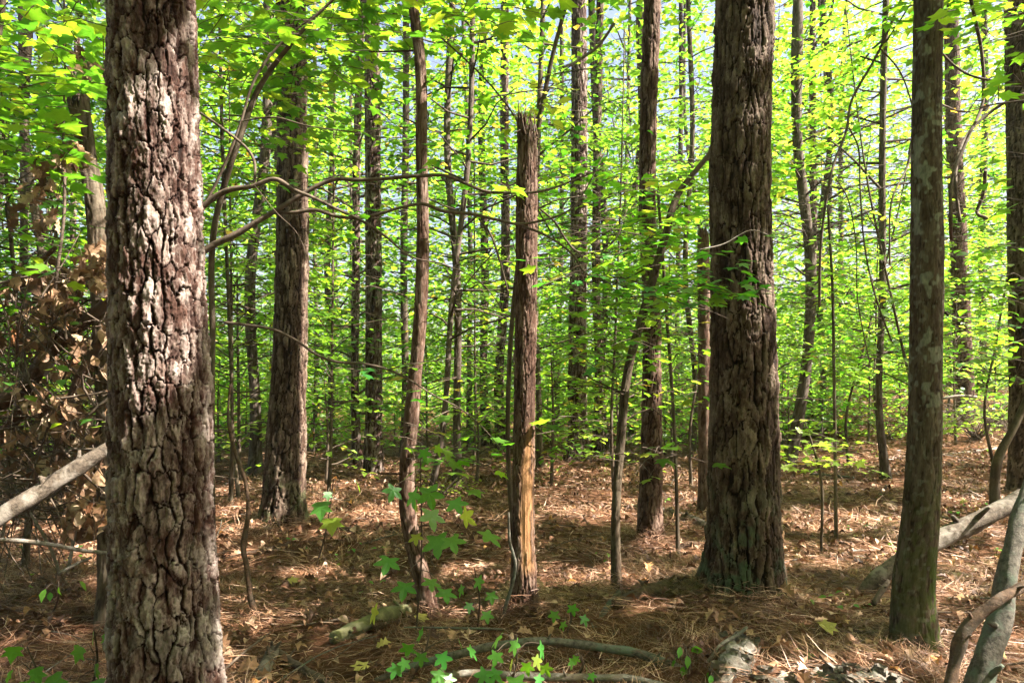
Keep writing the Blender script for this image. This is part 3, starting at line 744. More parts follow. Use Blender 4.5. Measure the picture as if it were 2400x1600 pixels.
# lichen spotted hardwood
def spotted():
    d = 3.8; rows = [(2140, 1400, 88), (2159, 1200, 78), (2170, 800, 68), (2173, 640, 70), (2172, 400, 63), (2175, 0, 59)]
    base = P(2147, 1530, d); base[2] = gh(base[0], base[1]) - .05
    ctrl = np.concatenate([[[*base, 94 / F * d / 2]], pxtrunk(rows, d)]); b = ctrl[-1]
    ctrl = np.concatenate([ctrl, [[b[0] + .02, b[1], 6.5, .06], [b[0] + .05, b[1], 11, .025]]])
    root = thing('hardwood_tree', 'smooth grey-brown hardwood trunk with pale lichen spots and mossy foot, right foreground', 'tree', (base[0], base[1], base[2] + .05))
    li = lambda U, Z, H: (.9 * sst(.60, .66, vn(U * 9, Z * 12, 33, 9) * .6 + vn(U * 26, Z * 42, 34, 26) * .4) * sst(1.15, 1.5, Z) + .4 * sst(.78, .83, vn(U * 30, Z * 40, 37, 30)))
    mo = lambda U, Z, H: 1.0 * sst(1.3, .3, Z + .5 * (vn(U * 6, Z * 4, 35, 6) - .5)) * (.35 + .65 * sst(.62, .95, np.cos((U - .93) * 2 * np.pi) * .5 + .5)) * sst(.3, .55, vn(U * 30, Z * 30, 36, 30))
    mb = MB(); trunk(mb, ctrl, 150, .007, 'fissure', 707, .007, .016, .09, 3.7, lich=li, moss=mo)
    V, Q, T = tube([P(2200, 738, d), P(2213, 731, d - .03), P(2222, 740, d - .06)], [.012, .009, .005], 6); mb.add(V, Q, T, h=.1)
    mb.build('trunk', [B_PALE], root)
    corridor(rows, d)
    rng = np.random.default_rng(70); cb = MB()
    ax = lambda z: (np.array([b[0] + .03, b[1], z]), .05)
    out, tb = crown_grow(rng, ax, 5, 11, 2.0, 34, .22, .06); V, T = leaves_of(rng, out, .10, cull=False); cb.add(V, None, T, 0); add_tubes(cb, tb, 4, 1)
    cb.build('crown', [LEAF, TWIG], root, False)
spotted()

# broken snag with peeled wood
def snag():
    d = 4.45; rows = [(1226, 1259, 56), (1228, 1000, 56), (1232, 765, 55), (1235, 459, 54), (1237, 316, 50)]
    base = P(1228, 1440, d); base[2] = gh(base[0], base[1]) - .05
    ctrl = np.concatenate([[[*base, 66 / F * d / 2]], pxtrunk(rows, d)])
    root = thing('broken_snag', 'dead broken-off trunk with splintered top and orange peeled wood near its foot', 'dead tree', (base[0], base[1], base[2] + .05))
    pe = lambda U, Z: sst(.17, .25, U - .5 + .08 * (vn(U * 9, Z * 5, 3, 9) - .5)) * sst(.98, .90, U) * sst(.26, .38, Z + .1 * (vn(U * 18, Z * 2, 4, 18) - .5)) * sst(1.28, 1.1, Z + .3 * (vn(U * 16, Z * 2, 5, 16) - .5))
    mb = MB(); trunk(mb, ctrl, 110, .008, 'pine', 808, .016, .03, .12, None, jag=.30, peel=pe)
    mb.build('trunk', [B_RED], root)
    rng = np.random.default_rng(5); sb = MB()
    for k in range(52):                                             # splinters and torn bark at the break
        a = rng.uniform(0, 6.28); r = .062 * rng.uniform(.5, 1.1); c = P(1237, 318, d) + [r * math.cos(a), r * math.sin(a), rng.uniform(-.06, .03)]
        t = c + [rng.normal(0, .03), rng.normal(0, .03), rng.uniform(.04, .22) * (1 if k % 3 else -.5)]
        V, Q, T = tube([c, (c + t) / 2 + rng.normal(0, .008, 3), t], [rng.uniform(.003, .008), .004, .001], 4, n=4, cap=False); sb.add(V, Q, T)
    sb.build('splintered_top', [BRNW], root)
    corridor(rows, d)
snag()

def stem_tree(label, rows, d, mat, style, seed, amp, nseg=40, dz=.02, name='sapling', cat='sapling', cw=.03, ch=.12, top=None, crown=None, twigs=0, group=None, corr=True, leafm=None, extra=None, peel=None, tmpl='oval', zd=None, jag=0):
    """a stem through pixel rows (px, py, width); rows[0] is its foot; crown = (zlo, zhi, R, nb, size)"""
    dd = d if isinstance(d, (list, tuple)) else [d] * len(rows)
    ctrl = np.array([[*P(r[0], r[1], q), r[2] / F * q / 2] for r, q in zip(rows, dd)])
    ctrl[0, 2] = gh(ctrl[0, 0], ctrl[0, 1]) - .04
    ctrl = ctrl[np.argsort(ctrl[:, 2])]
    if top:
        b, a = ctrl[-1], ctrl[-2]; s = np.clip((b[:2] - a[:2]) / (b[2] - a[2] + 1e-6), -.25, .25); h = top - b[2]
        if h > .5: ctrl = np.concatenate([ctrl, [[*(b[:2] + s * h * .5), b[2] + h * .5, b[3] * .7], [*(b[:2] + s * h * .8), top, b[3] * .3]]])
    root = thing(name, label, cat, (ctrl[0, 0], ctrl[0, 1], ctrl[0, 2] + .04), group)
    rng = np.random.default_rng(seed)
    ax = lambda z: (np.array([np.interp(z, ctrl[:, 2], ctrl[:, 0]), np.interp(z, ctrl[:, 2], ctrl[:, 1]), z]), float(np.interp(z, ctrl[:, 2], ctrl[:, 3])))
    mb = MB(); trunk(mb, ctrl, nseg, dz, style, seed, amp, cw, ch, zd, jag=jag, peel=peel)
    for k in range(twigs):                                          # dead side twigs
        z = rng.uniform(.6, min(6, ctrl[-1, 2])); c, r = ax(z); a = rng.uniform(0, 6.28); ln = rng.uniform(.2, .8); dv = np.array([math.cos(a), math.sin(a), rng.uniform(-.2, .7)])
        V, Q, T = tube([c, c + dv * ln * .5 + rng.normal(0, .05, 3), c + dv * ln + rng.normal(0, .1, 3)], [.007, .005, .002], 4, n=5, cap=False); mb.add(V, Q, T, h=.4, pid=.4)
    cb = MB()
    if crown:
        zlo, zhi, R, nb, sz = crown
        out, tb = crown_grow(rng, ax, zlo, zhi, R, nb, .20, .052)
        V, T = leaves_of(rng, out, sz, t=tmpl); cb.add(V, None, T, 0)
        add_tubes(mb, [q for q in tb if q[1][0] > .0031], 5)
        add_tubes(cb, [q for q in tb if q[1][0] <= .0031 and keepmask(q[0][1:2], rng)[0]], 3, 1)
    if extra: extra(cb, rng)
    mb.build('trunk', [mat], root)
    if cb.n: cb.build('crown', [leafm or LEAF, TWIG], root, False)
    if corr: corridor(rows, min(dd))
    return root

def sprays(px0, py0, px1, py1, d0, d1, ntw, lmin, lmax, size, t='oval', step=.07, tilt=.25, side=None, cull=False):
    """twigs with two ranks of leaves, starting in a box of the view volume"""
    def f(cb, rng):
        out = []; tb = []
        for k in range(ntw):
            o = P(rng.uniform(px0, px1), rng.uniform(py0, py1), rng.uniform(d0, d1)); a = rng.uniform(0, 6.28) if side is None else side + rng.normal(0, .45)
            twig_leaves(rng, o, np.array([math.cos(a), math.sin(a), rng.uniform(-.15, .2)]), rng.uniform(lmin, lmax), step, out, tb, .003)
        V, T = leaves_of(rng, out, size, tilt, t, cull); cb.add(V, None, T, 0); add_tubes(cb, tb, 4, 1)
    return f
def many(*fs):
    def f(cb, rng):
        for g in fs: g(cb, rng)
    return f

stem_tree('crooked brown stem bending near its foot, left of the broken snag', [(1012, 1432, 40), (1000, 1390, 40), (978, 1310, 38), (957, 1208, 37), (955, 1085, 34), (965, 978, 34), (976, 851, 30), (984, 765, 29), (990, 459, 26), (988, 357, 25), (985, 153, 24), (967, 0, 22)], 4.5, B_RED, 'fissure', 909, .009, 60, .010, 'crooked_tree', 'tree', .02, .10, top=9, crown=(4.4, 8.5, 2.2, 26, .09), twigs=6, zd=4.3,
          extra=many(sprays(930, 1030, 1090, 1080, 4.1, 4.4, 11, .15, .3, .10, 'maple', .09), sprays(900, 880, 1090, 1130, 4.0, 4.4, 18, .15, .3, .105, 'maple', .09)))
stem_tree('slanting brown sapling leaning right, between the snag and the reddish pine', [(1445, 1397, 24), (1443, 1208, 20), (1455, 1030, 20), (1475, 851, 20), (1506, 740, 20), (1557, 561, 18), (1593, 449, 16), (1649, 378, 14), (1760, 240, 10)], [4.9, 4.9, 4.95, 5.0, 5.05, 5.1, 5.2, 5.3, 5.4], B_PALE, 'fissure', 910, .006, 48, .012, 'leaning_sapling', 'sapling', .018, .1, twigs=8,
          extra=many(sprays(1270, 970, 1430, 1010, 4.3, 4.7, 12, .15, .3, .11, 'maple', .09), sprays(1390, 1030, 1630, 1080, 4.4, 4.9, 26, .15, .35, .095, 'maple', .08), sprays(1560, 900, 1680, 930, 4.0, 4.3, 3, .1, .2, .09, 'maple')))
stem_tree('dark thin sapling slanting up right behind the snag top, bright yellow-green leaves', [(1205, 1330, 10), (1190, 1000, 10), (1205, 700, 11), (1222, 560, 11), (1262, 300, 11), (1300, 110, 10), (1330, 0, 9)], [6, 5.8, 5.6, 5.4, 5.2, 5.1, 5.0], B_HARD, 'smooth', 911, .004, 24, .02, 'leaning_sapling', 'sapling', top=6.5, leafm=LEAFY,
          extra=many(sprays(1260, 170, 1370, 290, 4.4, 4.8, 15, .15, .35, .085, 'oval', .075), sprays(1220, 200, 1300, 320, 4.4, 4.8, 7, .15, .3, .08, 'oval')))
stem_tree('broken grey-brown stub of a trunk behind the left edge of the flaky trunk', [(262, 1180, 52), (250, 900, 48), (234, 600, 46), (222, 470, 42), (205, 370, 38), (190, 280, 38), (178, 228, 36)], 4.3, B_HARD, 'fissure', 912, .012, 60, .012, 'broken_snag', 'dead tree', .03, .14, jag=.2, corr=True)
stem_tree('short brown broken stump behind the left edge of the ridged big pine', [(1652, 1120, 30), (1650, 800, 27), (1648, 560, 25), (1648, 545, 24)], 8.0, B_RED, 'fissure', 913, .01, 40, .02, 'broken_snag', 'dead tree', .03, .14, jag=.12)

# trunks of the middle distance: (px foot, px top, d, width px, style, leafy, lean note)
ANCH = [(376, 'flaky trunk'), (681, 'dark pine'), (875, 'grey pine'), (980, 'crooked stem'), (1230, 'broken snag'), (1355, 'sunlit-foot pine'), (1522, 'reddish pine'), (1741, 'ridged pine'), (2165, 'lichen-spotted trunk')]
MID = [(598, 618, 11.5, 24, 'fissure'), (838, 840, 12.5, 21, 'pine'), (948, 940, 14.5, 17, 'fissure'), (1072, 1056, 10.5, 17, 'fissure'), (1142, 1150, 16, 20, 'pine'), (1178, 1182, 14.5, 24, 'pine'),
       (1008, 1120, 9.2, 13, 'fissure'), (1265, 1268, 12, 13, 'fissure'), (1398, 1396, 14, 22, 'pine'), (1422, 1420, 15.2, 18, 'fissure'), (1478, 1482, 17, 16, 'fissure'), (1548, 1556, 16, 12, 'fissure'), (1622, 1618, 14.5, 12, 'fissure'),
       (1845, 1866, 12.2, 24, 'fissure'), (1904, 1912, 15, 18, 'pine'), (1924, 1930, 15.6, 13, 'fissure'), (2078, 2062, 10.4, 15, 'fissure'), (1985, 1992, 18, 15, 'fissure'), (2300, 2312, 19, 17, 'pine'), (2330, 2352, 23, 14, 'fissure'),
       (540, 512, 8.6, 8, 'fissure'), (560, 566, 19, 11, 'fissure'), (775, 765, 17.5, 14, 'fissure'), (802, 806, 16.5, 15, 'fissure'), (735, 742, 21, 10, 'fissure'), (1034, 1022, 18, 12, 'fissure'), (1102, 1108, 19, 13, 'pine'),
       (1212, 1218, 20, 11, 'fissure'), (1305, 1300, 21, 11, 'fissure'), (1588, 1592, 20, 13, 'pine'), (1955, 1950, 21, 12, 'pine'), (2105, 2100, 17, 15, 'fissure'), (2222, 2215, 20, 14, 'fissure'),
       (96, 70, 11.5, 18, 'fissure'), (36, 48, 14, 16, 'fissure'), (170, 160, 18, 15, 'pine'), (1808, 1816, 19, 14, 'fissure'), (1660, 1664, 23, 11, 'fissure'), (640, 640, 16, 12, 'fissure'), (905, 906, 19, 10, 'fissure')]
rngB = np.random.default_rng(77)
BG = [dict(f=a, t=b + (0 if c < 15 else 22 * math.sin(a * 3.3)), d=c, w=e, st=s) for i, (a, b, c, e, s) in enumerate(MID) if not (c >= 16 and s == 'fissure' and i % 2)]
NB = len(BG)
_px = [b['f'] for b in BG]
while len(BG) < NB + 8:
    d = float(rngB.uniform(19, 36)); px = float(rngB.uniform(-80, 2480))
    if min(abs(px - q) for q in _px) < 9: continue
    BG.append(dict(f=px, t=px + float(rngB.normal(0, 14)), d=d, w=float(rngB.uniform(.11, .32)) * F / d, st='pine' if rngB.random() < .45 else 'fissure')); _px.append(px)
ORD = ['leftmost', 'second from left', 'third from left', 'fourth from left', 'fifth from left', 'sixth from left', 'seventh from left', 'eighth from left', 'ninth from left', 'tenth from left', 'eleventh from left', 'twelfth from left', 'thirteenth from left', 'fourteenth from left', 'fifteenth from left', 'sixteenth from left', 'seventeenth from left', 'eighteenth from left', 'nineteenth from left', 'twentieth from left']
for kind in ('near', 'far'):
    for st in ('pine', 'fissure'):
        cnt = {}
        for b in sorted([q for q in BG if (q['d'] < 19) == (kind == 'near') and q['st'] == st], key=lambda q: q['f'] * .6 + q['t'] * .4):
            x = (b['f'] + b['t']) / 2; k = sum(x > a for a, _ in ANCH)
            n = cnt.get(k, 0); cnt[k] = n + 1
            what = {('near', 'pine'): 'rough slim pine', ('near', 'fissure'): 'thin bare hardwood', ('far', 'pine'): 'distant pine', ('far', 'fissure'): 'distant thin hardwood'}[(kind, st)]
            if k == 0: where = 'left of the flaky trunk'
            elif k == len(ANCH): where = 'right of the lichen-spotted trunk'
            else: where = 'between %s and %s' % (ANCH[k - 1][1], ANCH[k][1])
            b['label'] = '%s, %s %s' % (what, ORD[min(n, 19)], where)

# shared crowns for the trees of the background
SHC = []
for v in range(7):
    rng = np.random.default_rng(500 + v); cb = MB()
    ax = lambda z: (np.array([0., 0, z]), .06)
    out, tb = crown_grow(rng, ax, 1.2 if v % 2 else 2.2, 10.5, 2.7, 50, .25, .08)
    SHC.append((np.concatenate([o[0] for o in out]), np.concatenate([o[1] for o in out]), tb))
def bg_crown(root, v, s, rz, dz, rng):
    """the crown of a background tree: its own leaves, thinned where the light comes through"""
    Pn, D, tb = SHC[v]; c, q = math.cos(rz), math.sin(rz); Rm = np.array([[c, -q, 0], [q, c, 0], [0, 0, 1.]])
    base = np.array(root.location) + [0, 0, dz]; Pw = (Pn * s) @ Rm.T + base; Dw = D @ Rm.T; k = sunkeep(Pw, rng); Pw = Pw[k]; Dw = Dw[k]
    mb = MB(); V, T = leaf_geo('diamond', Pw, Dw, rnd_n(rng, len(Pw), .26), .14 * rng.uniform(.7, 1.3, len(Pw))); mb.add(V, None, T, 0)
    add_tubes(mb, [((p * s) @ Rm.T + base, r * s) for p, r in tb if r[0] > .0031], 4, 1)
    mb.build('crown', [(LEAF, LEAFD, LEAFL)[v % 3], TWIG], root, False)

for k, b in enumerate(BG):
    d = b['d']; near = d < 19
    rows = [(b['f'], 1000, b['w'] * 1.25)]
    rng = np.random.default_rng(900 + k)
    gx = (b['f'] - CX) / F * d; g = gh(gx, d); pyg = HZ + (CAMZ - g) * F / d
    rows = [(b['f'], pyg, b['w'] * 1.35)]
    for s in (.12, .4, .7, 1.0):
        rows.append((b['f'] + (b['t'] - b['f']) * s + rng.normal(0, b['w'] * (.3 if b['st'] == 'pine' else .8)), pyg * (1 - s), b['w'] * (1.08 - .22 * s)))
    pine = b['st'] == 'pine'
    hgt = rng.uniform(15, 20) if pine else rng.uniform(9, 14)
    mat = (B_FLAKY if k % 2 else B_PINE) if pine and near else (B_HARD if near and k % 3 else B_FAR)
    crown = None
    if d < 16 and not pine: crown = (rng.uniform(1.6, 3.0), min(hgt - 1, 1.5 + .6 * d + 2), rng.uniform(1.5, 2.3), int(rng.uniform(38, 50)), .115)
    dist = 'background' if near else 'far background'
    root = stem_tree(b['label'], rows, d, mat, b['st'], 900 + k, .02 if pine else .008, 40 if near else 16, .035 if near else .12, 'pine_tree' if pine else 'hardwood_tree', 'pine tree' if pine else 'tree',
                     .05 if pine else .025, .16, top=hgt, crown=crown, twigs=5 if near else 0, group='slender trunks in the ' + dist, leafm=(LEAF, LEAFD, LEAFL)[k % 3], corr=near and d < 15, zd=(1.5 + .58 * d) if near else None, tmpl='oval' if d < 12 else 'diamond')
    if not crown:
        if not pine or k % 3 == 1:
            bg_crown(root, k % 7, rng.uniform(.85, 1.2), rng.uniform(0, 6.28), rng.uniform(-.4, .8), rng)
        if pine and k % 2:
            pine_top(root, (root.location.x + (b['t'] - b['f']) / F * d, d, hgt - 5), rng.uniform(.9, 1.3), rng.uniform(0, 6))

# a pine on the rise at right and one at the right edge
stem_tree('tall pine on the rise just right of the lichen-spotted trunk', [(2262, 925, 44), (2254, 760, 40), (2248, 600, 37), (2236, 300, 33), (2228, 0, 32)], 15.0, B_RED, 'pine', 921, .02, 60, .03, 'pine_tree', 'pine tree', .06, .16, top=17, zd=10)
stem_tree('thick pine cut by the right picture edge, above the fallen log', [(2412, 1060, 84), (2405, 800, 72), (2398, 450, 66), (2390, 150, 62), (2388, 0, 60)], 9.0, B_PINE, 'pine', 922, .022, 80, .02, 'pine_tree', 'pine tree', .05, .16, top=15, zd=6.6)
stem_tree('dark bent sapling leaning right beside the right picture edge', [(2330, 1115, 20), (2345, 1060, 20), (2372, 1010, 18), (2405, 940, 17), (2440, 850, 15), (2470, 700, 12)], 8.0, B_HARD, 'smooth', 923, .005, 24, .02, 'bent_sapling', 'sapling', top=5, crown=(2.6, 4.8, 1.2, 12, .09))

# understory saplings that fill the middle height: (px, d, height, R, label)
US = [(60, 5.6, 4.8, 1.5), (-120, 7.5, 6, 2.0), (190, 8.0, 6.0, 1.9), (560, 9.0, 6.5, 1.8), (770, 9.5, 6.5, 1.7), (1110, 12.0, 7.5, 2.0), (1440, 9.0, 6.2, 1.7), (1620, 10, 7, 2.0), (1830, 8.6, 6.0, 1.8), (1990, 11.5, 7.5, 2.2), (2140, 9.0, 6.5, 1.9), (2330, 11, 7.5, 2.2), (2460, 7.5, 6.0, 1.8), (330, 14, 9, 2.6), (20, 12, 8, 2.4), (640, 17, 10, 2.7), (860, 18, 10, 2.7), (1190, 19, 10, 2.7), (1560, 14, 9, 2.4), (1720, 16, 10, 2.6), (1930, 16, 10, 2.7), (2060, 14, 9, 2.5), (2220, 15.5, 9, 2.6), (2420, 15, 9, 2.6), (1400, 19, 10, 2.7), (470, 13, 8, 2.2), (960, 15, 9, 2.4), (1290, 16, 9, 2.3)]
UL = ['leafy sapling left of the flaky trunk, nearest the left edge', 'leafy understory tree whose branches enter at the left picture edge', 'leafy sapling seen just left of the flaky trunk behind the brown brush', 'leafy sapling in the gap between flaky trunk and dark pine', 'leafy sapling close right of the dark pine', 'leafy understory tree behind the gap between crooked stem and broken snag',
      'leafy sapling behind the leaning sapling, near the reddish pine', 'leafy understory tree filling the gap left of the ridged pine', 'leafy sapling close right of the ridged pine', 'broad leafy understory tree midway between ridged pine and lichen-spotted trunk', 'leafy sapling right behind the lichen-spotted trunk', 'leafy understory tree between the lichen-spotted trunk and right edge pine', 'leafy sapling whose branches enter at the right picture edge', 'leafy understory tree far behind the flaky trunk itself', 'leafy understory tree far back near the left picture edge', 'leafy understory tree far back behind the dark pine', 'leafy understory tree far back behind the grey pine', 'leafy understory tree far back behind the left side of the snag', 'leafy understory tree just right of the reddish pine, behind the leaning sapling top', 'leafy understory tree far back behind the ridged pine', 'leafy understory tree midway to the spotted trunk, farther of the two', 'leafy understory tree far back, left of the spotted trunk', 'leafy understory tree far back, right of the spotted trunk', 'leafy understory tree far back near the right picture edge', 'leafy understory tree farthest back, right of the sunlit-foot pine', 'leafy understory tree far behind, just right of the flaky trunk', 'leafy understory tree far behind the crooked stem', 'leafy understory tree far behind, between snag and sunlit-foot pine']
for k, (px, d, h, R) in enumerate(US):
    rng = np.random.default_rng(1200 + k); gx = (px - CX) / F * d; g = gh(gx, d); pyg = HZ + (CAMZ - g) * F / d; w_ = .035 * F / d
    rows = [(px, pyg, w_ * 1.5), (px + rng.normal(0, 12), pyg - 300 * 4.5 / d, w_ * 1.2), (px + rng.normal(0, 22), pyg - 700 * 4.5 / d, w_)]
    stem_tree(UL[k], rows, d, B_HARD, 'smooth', 1200 + k, .004, 16, .05, 'leafy_sapling', 'sapling', top=h, crown=(.9 + .05 * d, h - .2, R * 1.05, int((26 if d < 10.5 else 36) + 3.5 * h), .11), twigs=3, group='leafy understory saplings', corr=False, leafm=(LEAFD, LEAF, LEAFL)[(k * 5) % 3] if px > 900 else (LEAF, LEAFD, LEAFD)[k % 3], tmpl='oval' if d < 10 else 'diamond')

# near leafy saplings (their leaves only hang into the picture)
stem_tree('sapling with large mid-green leaves hanging in at the upper left corner', [(-90, 1500, 20), (-60, 900, 18), (-30, 300, 15), (20, -100, 12)], 4.0, B_HARD, 'smooth', 1301, .004, 20, .03, 'leafy_sapling', 'sapling', top=4.6, corr=False, leafm=LEAFN,
          extra=many(sprays(-60, -40, 250, 340, 3.4, 5.2, 120, .25, .55, .11, 'maple', .08), sprays(-40, 420, 190, 640, 3.4, 4.2, 9, .2, .45, .10, 'maple', .09), sprays(-40, 250, 250, 1000, 4.4, 5.6, 70, .25, .5, .09, 'oval')))
stem_tree('thin double-stemmed sapling arching up right of the flaky trunk, broad shaded leaves above', [(500, 1130, 12), (498, 800, 13), (505, 520, 14), (560, 330, 14), (630, 170, 13), (720, 60, 10), (800, -20, 8)], [4.6, 4.5, 4.4, 4.3, 4.3, 4.2, 4.2], B_HARD, 'smooth', 1302, .003, 16, .02, 'arching_sapling', 'sapling', corr=False, leafm=LEAFN,
          extra=many(sprays(470, -60, 860, 190, 3.6, 5.4, 130, .25, .5, .11, 'maple', .085), sprays(460, 140, 660, 420, 4.2, 5.6, 40, .2, .4, .085, 'maple', .08), sprays(820, -60, 1250, 120, 3.8, 5.4, 85, .25, .5, .105, 'maple', .09), sprays(600, 150, 900, 330, 4.2, 5.4, 34, .2, .3, .08, 'maple')))
stem_tree('sapling with broad green leaves hanging in at the upper right edge', [(2480, 1400, 16), (2470, 800, 14), (2440, 300, 12), (2400, 60, 9)], 4.2, B_HARD, 'smooth', 1303, .003, 16, .03, 'leafy_sapling', 'sapling', corr=False, leafm=LEAFN,
          extra=many(sprays(2330, 100, 2440, 240, 3.6, 4.2, 8, .2, .4, .095, 'maple', .085), sprays(2360, 400, 2460, 480, 3.8, 4.2, 5, .2, .3, .09, 'maple'), sprays(2180, -60, 2440, 110, 3.8, 5.2, 60, .25, .5, .09, 'maple'), sprays(2300, 560, 2450, 900, 4.6, 5.6, 30, .2, .4, .08, 'oval')))
stem_tree('slim leafy sapling with flat layered branches in front of the reddish pine', [(1590, 1262, 9), (1580, 1000, 8), (1560, 700, 8), (1540, 420, 6)], 6.0, B_HARD, 'smooth', 1305, .002, 12, .04, 'leafy_sapling', 'sapling', corr=False, leafm=LEAF,
          extra=many(sprays(1390, 380, 1620, 560, 5.0, 6.2, 75, .2, .45, .10, 'maple', .08), sprays(1300, 540, 1640, 830, 4.8, 6.2, 120, .2, .45, .10, 'maple', .08), sprays(1480, 850, 1660, 960, 5.2, 6.0, 16, .15, .35, .085, 'maple', .075)))
stem_tree('slim leafy sapling with flat layered branches right of the ridged pine', [(1960, 1150, 8), (1955, 900, 7), (1950, 650, 6), (1940, 480, 5)], 6.6, B_HARD, 'smooth', 1306, .002, 12, .04, 'leafy_sapling', 'sapling', corr=False, leafm=LEAFL,
          extra=many(sprays(1830, 560, 2090, 720, 6.0, 7.4, 60, .2, .5, .09, 'oval', .075), sprays(1830, 740, 2080, 900, 6.4, 7.6, 44, .2, .45, .09, 'oval', .075)))
stem_tree('low sapling with pale sunlit leaves at the right side of the ridged pine', [(1925, 1130, 6), (1918, 1090, 6), (1900, 1030, 5), (1885, 985, 3)], 6.0, B_HARD, 'smooth', 1304, .002, 12, .03, 'low_sapling', 'sapling', corr=False, leafm=LEAFL,
          extra=many(sprays(1825, 975, 1960, 1090, 5.6, 6.4, 26, .15, .35, .085, 'maple', .075, .5), sprays(1900, 1000, 2030, 1090, 5.6, 6.2, 16, .15, .3, .085, 'maple')))
def bush(label, px, py, n, r, size, seed, mat=LEAF, t='oval'):
    b = G(px, py); root = thing('low_bush', label, 'bush', b); rng = np.random.default_rng(seed); mb = MB(); cb = MB(); out = []
    for k in range(n):
        a = rng.uniform(0, 6.28); l = r * rng.uniform(.5, 1.1); e = b + [l * math.cos(a), l * math.sin(a), l * rng.uniform(.35, .95)]
        V, Q, T = tube([b + rng.normal(0, .05, 3) * [1, 1, 0], (b + e) / 2 + [0, 0, l * .15], e], [.006, .005, .002], 4, n=5, cap=False); mb.add(V, Q, T)
        for q in range(3):
            a2 = a + rng.normal(0, 1); twig_leaves(rng, b + (e - b) * rng.uniform(.45, 1), np.array([math.cos(a2), math.sin(a2), .1]), r * .5, .07, out)
    V, T = leaves_of(rng, out, size, .4, t, False); cb.add(V, None, T)
    mb.build('stem', [TWIG], root); cb.build('foliage', [mat], root, False)
bush('low bright green bush on the rise right of the lichen-spotted trunk', 2290, 1030, 60, 1.2, .10, 1, LEAFL)
bush('low bright green bush on the rise close to the right picture edge', 2385, 1028, 46, 1.0, .10, 2, LEAFL)
bush('low bright bush just left of the lichen-spotted trunk on the rise', 2085, 1030, 34, .9, .09, 3, LEAFL)
bush('low pale green bush on the rise in the gap right behind the spotted trunk', 2225, 1018, 44, 1.0, .10, 12, LEAFL)
bush('low green bush on the rise midway between ridged pine and spotted trunk', 1985, 1008, 40, 1.0, .10, 13, LEAFL)
bush('low green bush far up the rise, farthest of those near the right edge', 2335, 1000, 44, 1.1, .11, 14, LEAF)
bush('small sunlit ground bush behind the star-leaved sweetgum seedling', 1040, 1165, 26, .42, .055, 4, LEAFY)
bush('low green bush under the trees behind the gap right of the ridged pine', 1900, 1018, 34, .9, .09, 5, LEAFL)
bush('low bush behind the foot of the dark pine on its left', 560, 1060, 22, .6, .07, 6)
bush('low bush far behind between sunlit-foot pine and reddish pine', 1450, 1040, 22, .7, .08, 7)
bush('low bush far behind between the crooked stem and the snag', 1110, 1040, 24, .8, .08, 8)
bush('low bush far behind between dark pine and grey pine', 770, 1045, 24, .8, .08, 9)
bush('low bush far behind close left of the ridged pine', 1610, 1030, 22, .7, .08, 10)
bush('low bush at the far left behind the slanting pole', 60, 1080, 26, .6, .08, 11)

# low leafy saplings under the trees (three kinds, copied with their parts)
LOW = []
for v in range(3):
    rng = np.random.default_rng(1500 + v); root = thing('low_sapling', 'low', 'sapling', (0, 0, 0), 'low leafy saplings under the trees'); hh = (1.4, 2.0, 2.7)[v]
    ax = lambda z: (np.array([0, 0, z]), .02); mb = MB(); trunk(mb, [(0, 0, -.05, .02), (.03, 0, hh * .5, .014), (0, .04, hh, .004)], 10, .12, 'smooth', 1500 + v, .003)
    out, tb = crown_grow(rng, ax, .25, hh, .95 + .15 * v, 16 + 7 * v, .17, .06, .3, .42)
    V, T = leaves_of(rng, out, .095, .24, 'diamond', shared=True); cb = MB(); cb.add(V, None, T); add_tubes(mb, tb, 4)
    mb.build('trunk', [TWIG], root); cb.build('crown', [(LEAFL, LEAF, LEAFL)[v]], root, False); LOW.append(root)
rngL = np.random.default_rng(44); low = []
for px, d in [(515, 13), (575, 16), (625, 19), (735, 15), (790, 20), (925, 17), (1000, 13.5), (1095, 15), (1140, 19), (1205, 14), (1285, 17), (1300, 21), (1410, 18), (1450, 15), (1475, 21), (1575, 13), (1600, 18), (1640, 15), (1835, 14.5), (1870, 18), (1960, 15), (1990, 20), (2040, 17), (2110, 15), (2225, 17), (2280, 19), (2330, 15.5), (2385, 18), (20, 11), (95, 15), (180, 13), (215, 18), (820, 23), (1350, 24), (1700, 20), (1785, 23)]: low.append([px, d, 0])
for px, d in [(1292, 10), (1450, 10.6), (1850, 13.2), (2035, 13.6), (765, 10.2), (562, 10.6), (1118, 10.2), (1665, 14.5), (1560, 14), (1415, 13.4), (1925, 14), (2240, 13)]: low.append([px, d, 0])
cnt = {}
for k, (px, d, _) in enumerate(sorted(low)):
    q = sum(px > a for a, _n in ANCH); n = cnt.get(q, 0); cnt[q] = n + 1
    where = 'left of the flaky trunk' if q == 0 else ('right of the lichen-spotted trunk' if q == len(ANCH) else 'between %s and %s' % (ANCH[q - 1][1], ANCH[q][1]))
    src = LOW[k % 3]; o = src if k < 3 else src.copy()
    if k >= 3:
        COL.objects.link(o)
        for ch in list(src.children):
            c = ch.copy(); COL.objects.link(c); c.parent = o
    x = (px - CX) / F * d; o.location = (x, d, gh(x, d)); s = rngL.uniform(.8, 1.3); s *= 1.12 if d < 13 else 1; o.scale = (s, s, s); o.rotation_euler = (0, 0, rngL.uniform(0, 6.28))
    o['label'] = 'low leafy sapling on the forest floor, %s %s' % (ORD[n], where)

